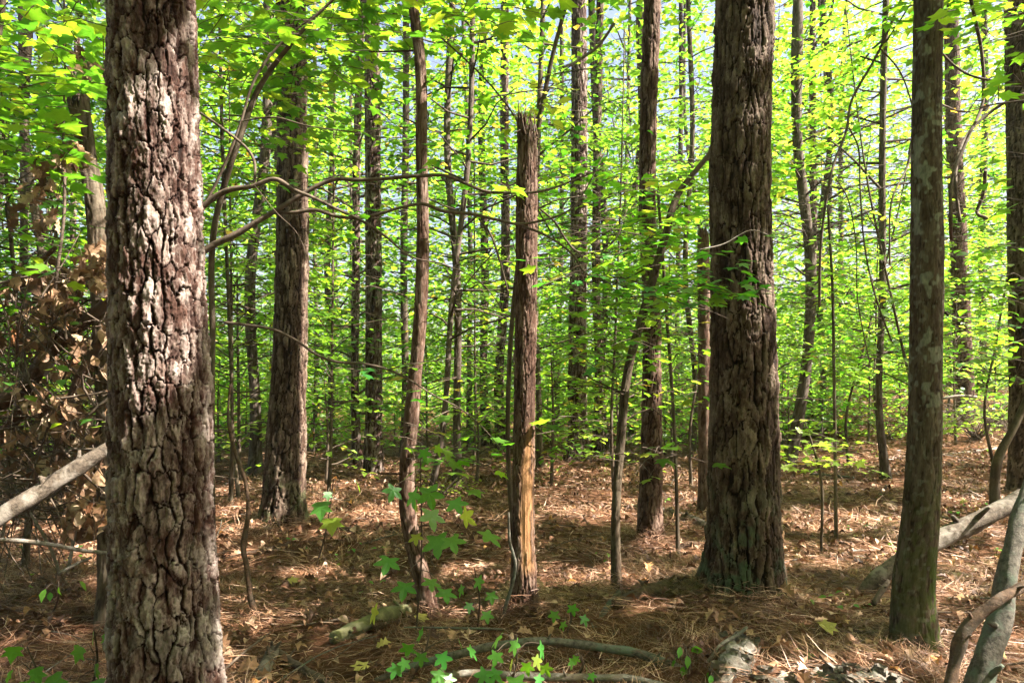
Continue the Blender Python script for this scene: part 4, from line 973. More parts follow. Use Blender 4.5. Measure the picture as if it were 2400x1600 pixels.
# far woods: one mass
def far_woods():
    rng = np.random.default_rng(99); mb = MB()
    for d0, d1, n, size in ((19, 33, 50000, .22), (33, 50, 48000, .38), (50, 75, 46000, .62)):
        d = rng.uniform(d0, d1, n); x = rng.uniform(-.95, .95, n) * d; z = (rng.random(n) ** 1.5) * (1.5 + .62 * d)
        cl = vn(x * .5 + d * .15, z * .7 + 40, 61) * .55 + vn(x * 1.5, z * 2.8 + d * .25, 62) * .45
        k = cl > .37 + .13 * np.clip(z / (1.5 + .6 * d), 0, 1); x = x[k]; d = d[k]; z = z[k]; m = len(x)
        Pn = np.stack([x, d, GH(x, d) + z], -1); D = rng.normal(0, 1, (m, 3)); D[:, 2] = D[:, 2] * .4 - .3
        q_ = sunkeep(Pn, rng); Pn = Pn[q_]; D = D[q_]; x = x[q_]; d = d[q_]; m = len(x)
        pick = vn(x * .35, d * .35, 66) + .15 * rng.normal(0, 1, m)
        for mi, sel in ((0, (pick > .36) & (pick < .62)), (2, pick <= .36), (3, pick >= .62)):
            V, T = leaf_geo('diamond', Pn[sel], D[sel], rnd_n(rng, sel.sum(), .3), size * rng.uniform(.55, 1.5, sel.sum())); mb.add(V, None, T, mi)
    n = 60000; d = rng.uniform(15.5, 30, n); x = rng.uniform(-.9, .9, n) * d; z = 3.4 * rng.random(n) ** 1.2
    k = vn(x * .55, d * .45, 67) * .6 + vn(x * 1.7, z * 1.6 + d * .6, 68) * .4 > .44 + .03 * z; x = x[k]; d = d[k]; z = z[k]; Pn = np.stack([x, d, GH(x, d) + z + .05], -1); Pn = Pn[sunkeep(Pn, rng)]; m = len(Pn)
    D = rng.normal(0, 1, (m, 3)); D[:, 2] = D[:, 2] * .3 - .2; pick = vn(Pn[:, 0] * .5, Pn[:, 1] * .5, 69)
    for mi, sel in ((0, pick < .5), (3, pick >= .5)):
        V, T = leaf_geo('diamond', Pn[sel], D[sel], rnd_n(rng, sel.sum(), .25), .15 * rng.uniform(.6, 1.4, sel.sum())); mb.add(V, None, T, mi)
    for k in range(10):
        d = rng.uniform(36, 70); x = rng.uniform(-.85, .85) * d; h = rng.uniform(14, 30); g = gh(x, d)
        V, Q, T = tube([(x, d, g - .2), (x + rng.normal(0, .3), d, g + h * .5), (x + rng.normal(0, .6), d, g + h)], [rng.uniform(.08, .22), .12, .05], 7, n=8, cap=False); mb.add(V, Q, T, 1, h=.5, pid=.5)
    o = mb.build('far_woods', [LEAF, B_FAR, LEAFD, LEAFL], None, False); o['kind'] = 'stuff'
    tag(o, 'mass of far green forest closing the view behind the trunks', 'far woods')
far_woods()
def unseen_woods_behind():  # unseen forest, added and made dense to block skylight from behind
    rng = np.random.default_rng(98); mb = MB(); n = 90000
    x = rng.uniform(-26, 20, n); y = -3.5 - 13 * rng.random(n) - .02 * x * x; z = 15 * rng.random(n) ** 1.1
    k = vn(x * .5, z * .6 + y * .2, 64) * .6 + vn(x * 1.6, z * 2, 65) * .4 > .40; x = x[k]; y = y[k]; z = z[k]; m = len(x)
    D = rng.normal(0, 1, (m, 3)); D[:, 2] = D[:, 2] * .4 - .3
    V, T = leaf_geo('diamond', np.stack([x, y, z + .3], -1), D, rnd_n(rng, m, .5), .30 * rng.uniform(.7, 1.4, m)); mb.add(V, None, T, 0)
    for q in range(26):
        a = rng.uniform(-20, 16); b = rng.uniform(-15, -5); V, Q, T = tube([(a, b, -.2), (a, b, 8), (a + .2, b, 16)], [.16, .12, .05], 7, n=8, cap=False); mb.add(V, Q, T, 1, h=.5, pid=.5)
    o = mb.build('woods_behind', [LEAF, B_FAR], None, False); o['kind'] = 'stuff'
    tag(o, 'the same leafy forest going on behind the camera', 'woods')
unseen_woods_behind()

# ------------------------------------------------------------------ unseen trees added right of the frame, leaves placed to cast chosen shade
def canopy():
    rng = np.random.default_rng(2024)
    gs = []
    for x0, x1, y0, y1, dens in ((-9, 9, -1.5, 9.5, 135), (-13, 13, 9.5, 14, 26), (-16, 15, 14, 22, 5)):
        n = int((x1 - x0) * (y1 - y0) * dens); gs.append(np.stack([rng.uniform(x0, x1, n), rng.uniform(y0, y1, n)], -1))
    g = np.concatenate(gs); n = len(g)
    # leaves hang in clumps
    cl = vn(g[:, 0] * 1.4, g[:, 1] * 1.4, 71) * .55 + vn(g[:, 0] * 4.2, g[:, 1] * 4.2, 72) * .45
    near = g[:, 1] < 10
    k = rng.random(n) < np.where(near, sst(.30, .58, cl), sst(.38, .68, cl)); g = g[k]; n = len(g)
    zlo = np.maximum(6.5, 1.9 + .62 * np.maximum(g[:, 1], 0)); z = zlo + rng.random(n) * 3.5
    Pn = np.stack([g[:, 0] + SUN[0] / SUN[2] * z, g[:, 1] + SUN[1] / SUN[2] * z, z], -1)
    ex = []
    for x0, y0, x1, y1, d, c in SHADE:
        for k in range(c):
            t = P(rng.uniform(x0, x1), rng.uniform(min(y1, y0 + abs(rng.normal(0, 90)) * (y0 > 500)), y1), d); ex.append(t + SUN * ((rng.uniform(7, 10.5) - t[2]) / SUN[2]))
    for x0, y0, x1, y1, c in SHADEG:
        for k in range(c):
            t = G(rng.uniform(x0, x1), rng.uniform(y0, y1)); ex.append(t + SUN * (rng.uniform(7, 10.5) / SUN[2]))
    Pn = np.concatenate([Pn, np.array(ex) + rng.normal(0, .05, (len(ex), 3))])
    n = len(Pn); Dc = rng.normal(0, 1, (n, 3)); Dc[:, 2] = Dc[:, 2] * .3 - .2; Dc /= np.linalg.norm(Dc, axis=1)[:, None]
    keep = sunkeep(Pn + Dc * .075, rng, .085)
    Pn = Pn[keep]; Dc = Dc[keep]; n = len(Pn)
    bases = np.array([(7.4, -1.0), (11.5, 2.2), (14.5, 7.4), (5.0, -5.2), (15.5, -2.0), (20.5, 12.5), (21.0, 5.5)])
    own = np.argmin(((Pn[:, None, :2] - bases[None]) ** 2).sum(-1), 1)
    lab = ['leafy shade tree standing outside the picture right of the camera', 'tall shade tree beyond the right edge, level with the spotted trunk', 'tall shade tree beyond the right edge, well behind the spotted trunk', 'shade tree standing behind and right of the camera', 'broad shade tree far to the right of the camera', 'shade tree far beyond the right edge, deep in the wood', 'shade tree farthest right beyond the picture edge']
    for k, (bx, by) in enumerate(bases):
        m = own == k
        if m.sum() < 5: continue
        g0 = gh(bx, by); root = thing('shade_tree', lab[k], 'tree', (bx, by, g0)); mb = MB(); trunk(mb, [(bx, by, g0 - .05, .17), (bx + .1, by, 5, .13), (bx + .2, by, 10, .06)], 24, .12, 'fissure', 30 + k, .01)
        Q_ = Pn[m]; rs = np.random.default_rng(k)
        for q in rs.choice(len(Q_), min(26, len(Q_)), False):
            e = Q_[q]; s = np.array([bx + .15, by, min(9, max(3.5, e[2] - 1.5 - .3 * np.linalg.norm(e[:2] - [bx, by])))])
            if not sunkeep(s + (e - s) * np.linspace(0, 1, 24)[:, None] + [0, 0, .2], rs, .05).all(): continue
            V, Q, T = tube([s, (s + e) / 2 + [0, 0, .3], e], [.04, .025, .006], 5, n=6, cap=False); mb.add(V, Q, T, h=.5, pid=.5)
        mb.build('trunk', [B_HARD], root)
        cb = MB(); mm = len(Q_); D = Dc[m]
        V, T = leaf_geo('diamond', Q_ , D, rnd_n(rs, mm, .45), .155 * rs.uniform(.7, 1.3, mm)); cb.add(V, None, T); cb.build('crown', [LEAF], root, False)
canopy()

# ------------------------------------------------------------------ fallen treetop with brown leaves behind the flaky trunk, bare arching branches
def px_branch(rows, d0, d1=None):
    d1 = d1 or d0; n = len(rows)
    return np.array([P(r[0], r[1], d0 + (d1 - d0) * k / (n - 1)) for k, r in enumerate(rows)]), np.array([r[2] / F * d0 / 2 for r in rows])
def arching():
    b = G(420, 1300); root = thing('arching_tree', 'bare arching branches reaching right from behind the flaky trunk, few green leaves', 'fallen tree', b)
    stem = MB(); V, Q, T = tube([b + [0, .6, 0], P(430, 900, 4.1), P(440, 640, 4.0), P(455, 480, 4.0)], [.05, .045, .04, .03], 12, .04, seed=1); stem.add(V, Q, T)
    stem.build('stem', [TWIG], root)
    BR = [([(440, 520, 24), (480, 480, 22), (535, 445, 21), (590, 437, 18), (645, 420, 17), (690, 445, 14), (742, 467, 13), (800, 495, 11), (840, 513, 10), (905, 555, 9), (960, 600, 7), (1040, 620, 5), (1130, 665, 4), (1175, 720, 3)], 4.0, 4.0),
          ([(450, 610, 26), (487, 582, 24), (555, 548, 22), (610, 515, 20), (660, 485, 18), (705, 458, 17), (745, 435, 16), (780, 421, 15), (840, 422, 15), (900, 419, 14), (985, 412, 14), (1050, 413, 13), (1090, 430, 11), (1130, 446, 10), (1210, 452, 10), (1265, 449, 9), (1300, 440, 8), (1350, 420, 7), (1412, 396, 5)], 4.0, 4.15),
          ([(645, 498, 14), (700, 497, 14), (735, 492, 14), (790, 507, 13), (835, 511, 12), (880, 503, 12), (935, 488, 10), (990, 478, 12), (1040, 495, 13), (1100, 501, 13), (1160, 514, 11), (1215, 525, 10), (1270, 517, 9), (1310, 505, 8), (1345, 485, 6), (1375, 440, 5), (1420, 350, 4)], 4.05, 4.2),
          ([(1122, 512, 8), (1150, 550, 8), (1168, 600, 8), (1182, 650, 7), (1192, 690, 6)], 4.15, 4.15),
          ([(470, 265, 9), (520, 300, 10), (595, 375, 10), (597, 435, 10)], 4.1, 4.0),
          ([(597, 435, 3), (650, 500, 3), (695, 545, 3), (712, 580, 3), (710, 650, 2)], 3.95, 3.9),
          ([(1225, 530, 9), (1265, 545, 9), (1310, 570, 8), (1345, 600, 8), (1372, 640, 8), (1395, 652, 7), (1450, 650, 6), (1510, 668, 6), (1560, 685, 5), (1620, 700, 4), (1720, 705, 3)], 4.2, 4.0),
          ([(1266, 490, 8), (1300, 520, 8), (1325, 560, 8), (1350, 588, 8), (1400, 590, 6), (1430, 575, 4), (1470, 490, 3)], 4.25, 4.2),
          ([(525, 755, 11), (580, 762, 11), (640, 772, 11), (690, 795, 10), (750, 835, 10), (785, 847, 10), (850, 852, 9), (910, 866, 9), (960, 890, 7), (1015, 925, 6), (1075, 955, 5), (1130, 1000, 4), (1180, 1060, 3)], 3.9, 4.0),
          ([(910, 866, 6), (950, 855, 5), (1020, 845, 4), (1080, 838, 3)], 3.95, 3.95),
          ([(470, 500, 11), (520, 400, 11), (560, 300, 10), (600, 180, 10), (660, 100, 8), (760, 20, 7)], 4.2, 4.2),
          ([(560, 285, 5), (640, 275, 6), (720, 295, 5), (830, 310, 4)], 4.2, 4.1)]
    for rows, d0, d1 in BR:
        p, r = px_branch(rows, d0, d1); r = r * .64; mb = MB(); V, Q, T = tube(p, r, 9, .025, seed=len(rows)); mb.add(V, Q, T); mb.build('branch', [TWIG], root)
    rng = np.random.default_rng(6); cb = MB()
    many(sprays(1540, 640, 1700, 700, 3.75, 3.95, 16, .12, .25, .085, 'maple', .08, .3), sprays(1640, 590, 1790, 700, 3.75, 3.95, 24, .12, .26, .085, 'maple', .08, .25), sprays(1290, 600, 1500, 710, 3.8, 4.1, 26, .12, .3, .08, 'maple', .08, .3), sprays(1300, 520, 1580, 640, 4.0, 4.4, 34, .12, .3, .075, 'maple', .08),
         sprays(1290, 380, 1560, 560, 4.2, 5.2, 46, .15, .35, .075, 'oval'), sprays(1240, 250, 1420, 420, 4.6, 5.4, 22, .15, .35, .075, 'oval'), sprays(1440, 700, 1660, 860, 3.9, 4.6, 24, .12, .3, .08, 'maple', .08), sprays(1000, 330, 1200, 480, 4.0, 4.6, 14, .1, .2, .08, 'maple'), sprays(850, 840, 1080, 940, 3.9, 4.3, 11, .1, .25, .085, 'maple', .09), sprays(700, 380, 960, 560, 3.9, 4.8, 18, .1, .2, .08, 'maple'), sprays(1740, 540, 1790, 560, 3.9, 4.0, 2, .08, .1, .09, 'maple'))(cb, rng)
    cb.build('foliage', [LEAFN, TWIG], root, False)
arching()
def brush():
    b = G(150, 1250); root = thing('fallen_treetop', 'fallen treetop heaped with dead brown leaves and tangled twigs at the left', 'fallen tree', b)
    rng = np.random.default_rng(12); mb = MB()
    lim = [([(-60, 980, 40), (60, 900, 36), (140, 800, 32), (215, 740, 28), (260, 700, 24)], 4.4, 4.2), ([(130, 1090, 26), (160, 960, 24), (200, 860, 22), (240, 790, 16)], 4.3, 4.2), ([(-40, 1060, 28), (50, 960, 26), (90, 850, 20), (110, 700, 14)], 4.6, 4.6), ([(-30, 700, 16), (60, 640, 14), (130, 580, 10)], 4.5, 4.3)]
    for rows, d0, d1 in lim:
        p, r = px_branch(rows, d0, d1); V, Q, T = tube(p, r, 9, .04, seed=len(rows)); mb.add(V, Q, T)
    mb.build('limb', [BRNW], root)
    tw = MB()
    for k in range(420):
        o = P(rng.uniform(-60, 270), rng.uniform(640, 1210), rng.uniform(4.0, 5.2)); a = rng.normal(.3, .9) * (1 if k % 2 else -1); ln = rng.uniform(.15, .8)
        dv = np.array([math.cos(a), rng.normal(0, .4), math.sin(a) - .2]); e = o + dv * ln; m = (o + e) / 2 + rng.normal(0, .05, 3)
        V, Q, T = tube([o, m, e], np.array([.006, .004, .002]) * rng.uniform(.5, 1.7), 4, n=5, cap=False); tw.add(V, Q, T)
    tw.build('twig', [TWIG], root)
    n = 1900; px = np.clip(rng.normal(150, 80, n), -40, 268); py = rng.uniform(620, 1240, n) ; d = rng.uniform(4.0, 5.2, n)
    px = np.where(py > 1100, rng.uniform(150, 265, n), px)
    Pn = np.stack([(px - CX) / F * d, d, CAMZ - (py - HZ) / F * d], -1); k = Pn[:, 2] > GH(Pn[:, 0], Pn[:, 1]) + .03
    k &= vn(px / 34., py / 45., 17) > .45
    Pn = Pn[k]; D = rng.normal(0, .55, (len(Pn), 3)); D[:, 2] -= .9
    nn = rng.normal(0, 1, (len(Pn), 3)); lb = MB(); h = len(Pn) // 2
    for t, sl in (('curl', slice(0, h)), ('oak', slice(h, None))):
        V, T = leaf_geo(t, Pn[sl], D[sl], nn[sl], rng.uniform(.045, .125, len(Pn[sl]))); lb.add(V, None, T)
    lb.build('dead_foliage', [DEAD], root, False)
    gb = MB(); sprays(-40, 560, 255, 1000, 3.9, 4.4, 26, .15, .35, .08, 'oval', .08)(gb, rng); gb.build('green_foliage', [LEAFN, TWIG], root, False)
    # hanging vine of dead leaves
    vb = MB(); V, Q, T = tube([P(150, 340, 4.1), P(150, 500, 4.1), P(132, 650, 4.1), P(115, 800, 4.2), P(110, 900, 4.2)], [.008, .009, .009, .008, .006], 6, .04); vb.add(V, Q, T); vb.build('hanging_stem', [TWIG], root)
    hb = MB(); px = np.concatenate([rng.normal(160, 14, 22), rng.normal(100, 25, 30), rng.normal(190, 10, 14), rng.normal(225, 18, 46)]); py = np.concatenate([rng.normal(350, 25, 22), rng.normal(460, 45, 30), rng.normal(140, 20, 14), rng.normal(610, 22, 46)]); m = len(px)
    d = rng.uniform(3.9, 4.2, m); Pn = np.stack([(px - CX) / F * d, d, CAMZ - (py - HZ) / F * d], -1); D = rng.normal(0, .5, (m, 3)); D[:, 2] -= .9
    V, T = leaf_geo('oak', Pn, D, rng.normal(0, 1, (m, 3)), .11 * rng.uniform(.6, 1.2, m)); hb.add(V, None, T); hb.build('hanging_foliage', [DEAD], root, False)
brush()

def log(name, label, cat, rows, ds, mat, seg=20, step=.03, wob=.12, seed=0, onground=False):
    pts = []; rad = []
    for (px, py, w_), d in zip(rows, ds):
        p = P(px, py, d) if d else G(px, py); r = w_ / F * p[1] / 2
        if not d: p[2] += r * (.9 if w_ > 25 else .55)
        pts.append(p); rad.append(r)
    mb = MB(); V, Q, T = tube(pts, rad, seg, step, wob=wob * 1.3, seed=seed); mb.add(V, Q, T)
    rng = np.random.default_rng(seed + 60)
    if seg > 11:
        for k in range(4):                                          # broken side stubs
            i = rng.integers(0, len(pts) - 1); f = rng.random(); o = pts[i] * (1 - f) + pts[i + 1] * f; r = rad[i]
            d = np.array([rng.normal(0, .5), rng.normal(-.4, .4), rng.uniform(.3, 1)]); d /= np.linalg.norm(d)
            V, Q, T = tube([o, o + d * r * 1.3, o + d * r * rng.uniform(1.7, 3.0)], [r * .38, r * .28, r * .16], 7, n=6, wob=.3); mb.add(V, Q, T)
    return single(name, mb, [mat], label, cat)
log('slanting_pole', 'barkless grey pole slanting up to the flaky trunk at the left edge', 'log', [(-60, 1260, 44), (0, 1212, 40), (130, 1130, 38), (262, 1045, 33), (330, 1005, 30)], [3.4, 3.45, 3.6, 3.75, 3.85], LOGW, 26, .02, .10, 3)
log('fallen_log', 'pale fallen log on the needles running to the right edge behind the spotted trunk', 'log', [(2020, 1385, 20), (2060, 1350, 40), (2105, 1322, 44), (2200, 1262, 44), (2300, 1215, 42), (2400, 1165, 40), (2480, 1120, 38)], [4.72, 4.76, 4.82, 4.95, 5.0, 5.1, 5.2], LOGW, 28, .025, .12, 4)
log('mossy_log', 'short mossy half-buried log left of the crooked stem', 'log', [(780, 1512, 30), (850, 1480, 36), (930, 1450, 32), (985, 1434, 22)], [None] * 4, MOSSW, 24, .02, .2, 5)
log('rotten_log', 'brown rotten log piece on needles left of the ridged pine foot', 'log', [(1438, 1425, 24), (1490, 1412, 32), (1545, 1392, 30), (1580, 1372, 20)], [None] * 4, BRNW, 20, .02, .3, 6)
log('fallen_branch', 'thick fallen branch between the reddish pine and the ridged pine', 'branch', [(1460, 1195, 16), (1545, 1205, 22), (1600, 1220, 24), (1660, 1240, 24)], [None] * 4, LOGW, 14, .04, .15, 7)
log('fallen_branch', 'long grey-green branch arching across the bottom foreground', 'branch', [(840, 1612, 13), (967, 1560, 16), (1059, 1536, 18), (1161, 1512, 18), (1230, 1503, 18), (1292, 1502, 18), (1404, 1516, 20), (1506, 1533, 22), (1560, 1553, 22), (1608, 1573, 17), (1640, 1605, 12)], [3.45, 3.52, 3.55, 3.58, 3.6, 3.62, 3.62, 3.58, 3.52, 3.48, 3.42], GREYW, 16, .02, .10, 8)
log('fallen_branch', 'pale whitish branch lowest in the foreground, under the green arching branch', 'branch', [(1000, 1606, 14), (1059, 1582, 16), (1125, 1576, 18), (1238, 1584, 18), (1400, 1587, 18), (1480, 1590, 17), (1560, 1606, 13)], [3.3, 3.35, 3.38, 3.38, 3.38, 3.36, 3.3], PALEW, 14, .02, .14, 9)
log('stick', 'short grey stick leaning on the foot of the slanting sapling', 'stick', [(1391, 1490, 18), (1415, 1440, 18), (1450, 1388, 15)], [4.05, 4.3, 4.6], GREYW, 12, .03, .15, 10)
log('leaning_branch', 'grey dead branch rising steeply in the lower right corner', 'branch', [(2290, 1640, 60), (2322, 1520, 52), (2350, 1420, 47), (2366, 1320, 46), (2390, 1230, 42), (2425, 1120, 38)], [2.75, 2.8, 2.85, 2.9, 2.95, 3.05], GREYW, 22, .015, .14, 11)
log('leaning_branch', 'curved brown dead branch crossing the grey one in the lower right corner', 'branch', [(2215, 1640, 27), (2236, 1560, 25), (2258, 1482, 28), (2300, 1436, 25), (2340, 1404, 28), (2380, 1382, 25), (2440, 1350, 25)], [2.62, 2.66, 2.68, 2.68, 2.68, 2.7, 2.75], BRNW, 18, .015, .16, 12)
log('stick', 'dark twig-like stick lying along the bottom right of the ridged pine', 'stick', [(1840, 1560, 12), (1930, 1566, 12), (2010, 1572, 13), (2075, 1578, 12), (2140, 1600, 8)], [None] * 5, TWIG, 10, .03, .15, 13)
log('stick', 'pale forked stick rising below the ridged pine foot', 'stick', [(1640, 1600, 9), (1660, 1550, 9), (1690, 1510, 9), (1730, 1486, 8), (1752, 1468, 6)], [3.4, 3.5, 3.55, 3.6, 3.6], PALEW, 8, .02, .15, 14)
log('stick', 'long pale stick on the ground at the left edge below the slanting pole', 'stick', [(-20, 1262, 9), (60, 1268, 10), (128, 1277, 10), (200, 1290, 9), (265, 1297, 8)], [3.9, 3.95, 4, 4.05, 4.1], PALEW, 8, .03, .15, 15)
log('stick', 'thin upright broken stick below the slanting pole near the flaky trunk', 'stick', [(158, 1345, 8), (170, 1280, 8), (182, 1205, 6)], [4.1, 4.15, 4.2], PALEW, 8, .03, .1, 16)
log('stick', 'thin slanting stick crossing the pale one below the pole', 'stick', [(140, 1345, 7), (125, 1300, 7), (100, 1250, 7), (70, 1200, 5)], [4.2, 4.2, 4.2, 4.2], PALEW, 8, .03, .1, 17)
log('stick', 'thin pale stick on the needles left of the flaky trunk foot', 'stick', [(135, 1345, 8), (170, 1325, 8), (215, 1305, 6)], [4.05, 4.1, 4.15], PALEW, 8, .03, .1, 18)
log('stick', 'dark bent stick on the ground between the dark pine and the crooked stem', 'stick', [(770, 1230, 10), (820, 1245, 12), (880, 1252, 12), (940, 1250, 10)], [None] * 4, TWIG, 10, .04, .15, 19)
log('stick', 'brown stick on the ground left of the peeled snag wood', 'stick', [(1100, 1228, 8), (1150, 1216, 11), (1200, 1206, 10)], [None] * 3, BRNW, 8, .04, .15, 20)
log('stick', 'pale brown stick against the left foot of the ridged pine', 'stick', [(1560, 1292, 12), (1610, 1280, 14), (1665, 1274, 12)], [None] * 3, BRNW, 10, .04, .15, 21)
log('stick', 'long thin stick on sunlit needles right of the ridged pine', 'stick', [(1830, 1282, 6), (1940, 1305, 6), (2000, 1292, 6), (2060, 1288, 5)], [None] * 4, PALEW, 8, .05, .15, 22)
log('stick', 'grey stick in the shade right of the ridged pine, below the pale leaves', 'stick', [(1900, 1115, 10), (1950, 1118, 10), (2000, 1122, 8)], [None] * 3, GREYW, 8, .06, .1, 23)
log('stick', 'dark stub of a branch leaning near the spotted trunk foot', 'stick', [(2046, 1415, 12), (2066, 1385, 13), (2082, 1360, 11)], [4.15, 4.2, 4.25], TWIG, 12, .03, .15, 24)
log('stick', 'thick short branch lying left of the spotted trunk foot', 'stick', [(2000, 1480, 16), (2050, 1500, 22), (2098, 1522, 20)], [None] * 3, TWIG, 12, .03, .2, 25)
log('stick', 'long pale stick on the rise near the right edge', 'stick', [(2200, 1068, 6), (2290, 1060, 8), (2400, 1044, 8)], [None] * 3, PALEW, 8, .1, .1, 26)
log('stick', 'curved pale stick in front of the bush on the rise', 'stick', [(2205, 935, 6), (2240, 928, 7), (2290, 930, 6)], [12, 12, 12], PALEW, 8, .1, .1, 27)
log('stick', 'dark stick in the shaded needles at the bottom left of the mossy log', 'stick', [(650, 1530, 18), (690, 1562, 20), (740, 1590, 20), (780, 1612, 16)], [None] * 4, TWIG, 12, .03, .2, 28)
log('stick', 'short barked stick at the bottom beside the flaky trunk', 'stick', [(605, 1612, 30), (625, 1570, 32), (640, 1535, 26)], [None] * 3, LOGW, 12, .03, .2, 29)
log('stick', 'thin pale stick lying on needles behind the seedling near the snag', 'stick', [(690, 1260, 5), (640, 1290, 6), (560, 1300, 6)], [None] * 3, TWIG, 8, .04, .1, 30)
log('bare_sapling', 'thin dead sapling stem with pale bark, right beside the flaky trunk', 'sapling', [(605, 1450, 18), (588, 1400, 15), (578, 1330, 14), (572, 1290, 13), (582, 1190, 10), (575, 1130, 8), (552, 1060, 8), (535, 990, 7), (540, 900, 6)], [4.45, 4.45, 4.45, 4.45, 4.45, 4.45, 4.45, 4.45, 4.45], BRNW, 10, .02, .25, 31)
log('vine', 'thin pale vine stem standing against the foot of the snag', 'vine', [(1175, 1475, 8), (1185, 1420, 8), (1200, 1370, 8), (1208, 1320, 8), (1195, 1270, 7), (1192, 1200, 5)], [4.3, 4.3, 4.3, 4.3, 4.3, 4.3], GREYW, 8, .03, .1, 32)

# pale decayed wood in the foreground
def rotten():
    rng = np.random.default_rng(4)
    for (rows, lab, sd) in (([(1690, 1600, 50), (1715, 1568, 66), (1740, 1535, 60), (1752, 1512, 26)], 'pale weathered wood lump under the pale forked stick', 3), ([(1800, 1606, 40), (1880, 1598, 60), (1970, 1596, 56), (2060, 1600, 50), (2110, 1610, 30)], 'pale crumbling rotten log along the bottom edge, right of centre', 4)):
        pts = []; rad = []
        for px, py, w_ in rows: p = G(px, py); pts.append(p + [0, 0, w_ / F * p[1] * .1]); rad.append(w_ / F * p[1] / 2)
        V, Q, T = tube(pts, rad, 60, .006, wob=.22, seed=sd)
        nz = vn(V[:, 0] * 22 + V[:, 2] * 13, V[:, 1] * 22, sd) - .5; n2 = vn(V[:, 0] * 60 + V[:, 2] * 50, V[:, 1] * 60, sd + 1) - .5
        V[:, 2] += .04 * nz + .02 * n2 - .02; V[:, 1] += .04 * nz + .02 * n2; V[:, 0] += .03 * n2
        mb = MB(); mb.add(V, Q, T); ax_ = np.array(pts)
        for k in range(26):
            i = rng.integers(0, len(ax_) - 1); f = rng.random(); o = ax_[i] * (1 - f) + ax_[i + 1] * f + [rng.normal(0, .035), rng.normal(0, .045), 0]; o[2] = gh(o[0], o[1]) + rng.uniform(.02, .075)
            u = rng.normal(0, 1, 3) * [1, 1, .35]; u /= np.linalg.norm(u); w2 = np.cross(u, [rng.normal(0, .3), rng.normal(0, .3), 1.]); w2 /= np.linalg.norm(w2); nn = np.cross(u, w2)
            a = rng.uniform(.03, .085); b = a * rng.uniform(.25, .5); t = rng.uniform(.004, .012); ring = [(-.5, -.3), (-.2, -.5), (.35, -.45), (.55, .1), (.2, .5), (-.4, .4)]
            VV = [o + u * a * (x + rng.normal(0, .08)) + w2 * b * 2 * (y + rng.normal(0, .08)) + nn * s for s in (-t, t) for x, y in ring]
            mb.add(VV, [(6 + 0, 6 + 1, 6 + 2, 6 + 3), (6, 9, 10, 11)] + [(j, (j + 1) % 6, 6 + (j + 1) % 6, 6 + j) for j in range(6)])
        single('rotten_log', mb, [PALEW], lab, 'log', None, False)
rotten()

# vines at the right
VN = [([(2120, -20), (2060, 120), (1995, 240), (1985, 300), (1950, 400), (1925, 560), (1920, 720)], 6, 5.2, 'dark vine hanging left of the spotted trunk, longest bend'),
      ([(2165, 20), (2190, 100), (2260, 170), (2400, 200)], 6, 3.9, 'thin vine arching right from the top of the spotted trunk'),
      ([(2270, -20), (2300, 120), (2305, 230), (2270, 320), (2230, 430), (2228, 520), (2230, 560)], 8, 4.2, 'thick dark vine hanging right of the spotted trunk'),
      ([(2400, 220), (2340, 250), (2290, 290), (2250, 350), (2240, 440), (2250, 520)], 7, 4.4, 'vine curving down from the right edge to meet the thick vine'),
      ([(2205, 245), (2270, 262), (2330, 245), (2410, 235)], 4, 4.1, 'slender vine running right from the spotted trunk at upper height'),
      ([(1990, 300), (2010, 340), (2016, 450), (2030, 600), (2060, 720), (2090, 800)], 4, 5.2, 'slender vine left of the spotted trunk, trailing to the lower right'),
      ([(2060, 110), (2110, 170), (2140, 260), (2130, 380), (2090, 470), (2085, 620)], 4, 5.0, 'slender vine looping close to the left side of the spotted trunk'),
      ([(2310, 400), (2300, 470), (2290, 495), (2312, 512)], 8, 4.3, 'short brown hanging twig right of the spotted trunk'),
      ([(1960, 420), (1985, 460), (2005, 560), (2010, 700), (2040, 860)], 3, 5.4, 'finest vine between ridged pine and spotted trunk, hanging straight'),
      ([(1200, 560), (1140, 610), (1080, 700), (1160, 730), (1215, 745)], 3, 4.6, 'fine tangled twig left of the snag at mid height'),
      ([(1300, 560), (1240, 445), (1220, 300), (1150, 200), (1080, 130), (1000, 60)], 4, 4.8, 'thin vine rising left above the broken snag'),
      ([(1820, 560), (1760, 540), (1700, 570), (1640, 585)], 3, 4.1, 'pale thin twig across the ridged pine trunk'),
      ([(150, -20), (152, 120), (150, 250), (146, 420)], 5, 4.0, 'thin stem hanging at left beside the broken stub'),
      ([(1440, 55), (1400, 110), (1350, 145), (1320, 158)], 7, 4.6, 'pale bare twig above the bright leaves over the snag')]
for rows, w_, d, lab in VN:
    mb = MB(); V, Q, T = tube([P(a, b, d + .15 * math.sin(k)) for k, (a, b) in enumerate(rows)], w_ / F * d / 2, 6, .03, wob=.2, seed=w_); mb.add(V, Q, T)
    rng = np.random.default_rng(len(rows) + w_); c = np.array([P(a, b, d) for a, b in rows])
    for k in range(1 if 'pale' in lab else 5):
        o = c[rng.integers(0, len(c))]; e = o + rng.normal(0, .18, 3); V, Q, T = tube([o, (o + e) / 2 + rng.normal(0, .03, 3), e], [.003, .002, .001], 4, n=5, cap=False); mb.add(V, Q, T)
    single('vine', mb, [PALEW if 'pale' in lab else TWIG], lab, 'vine')

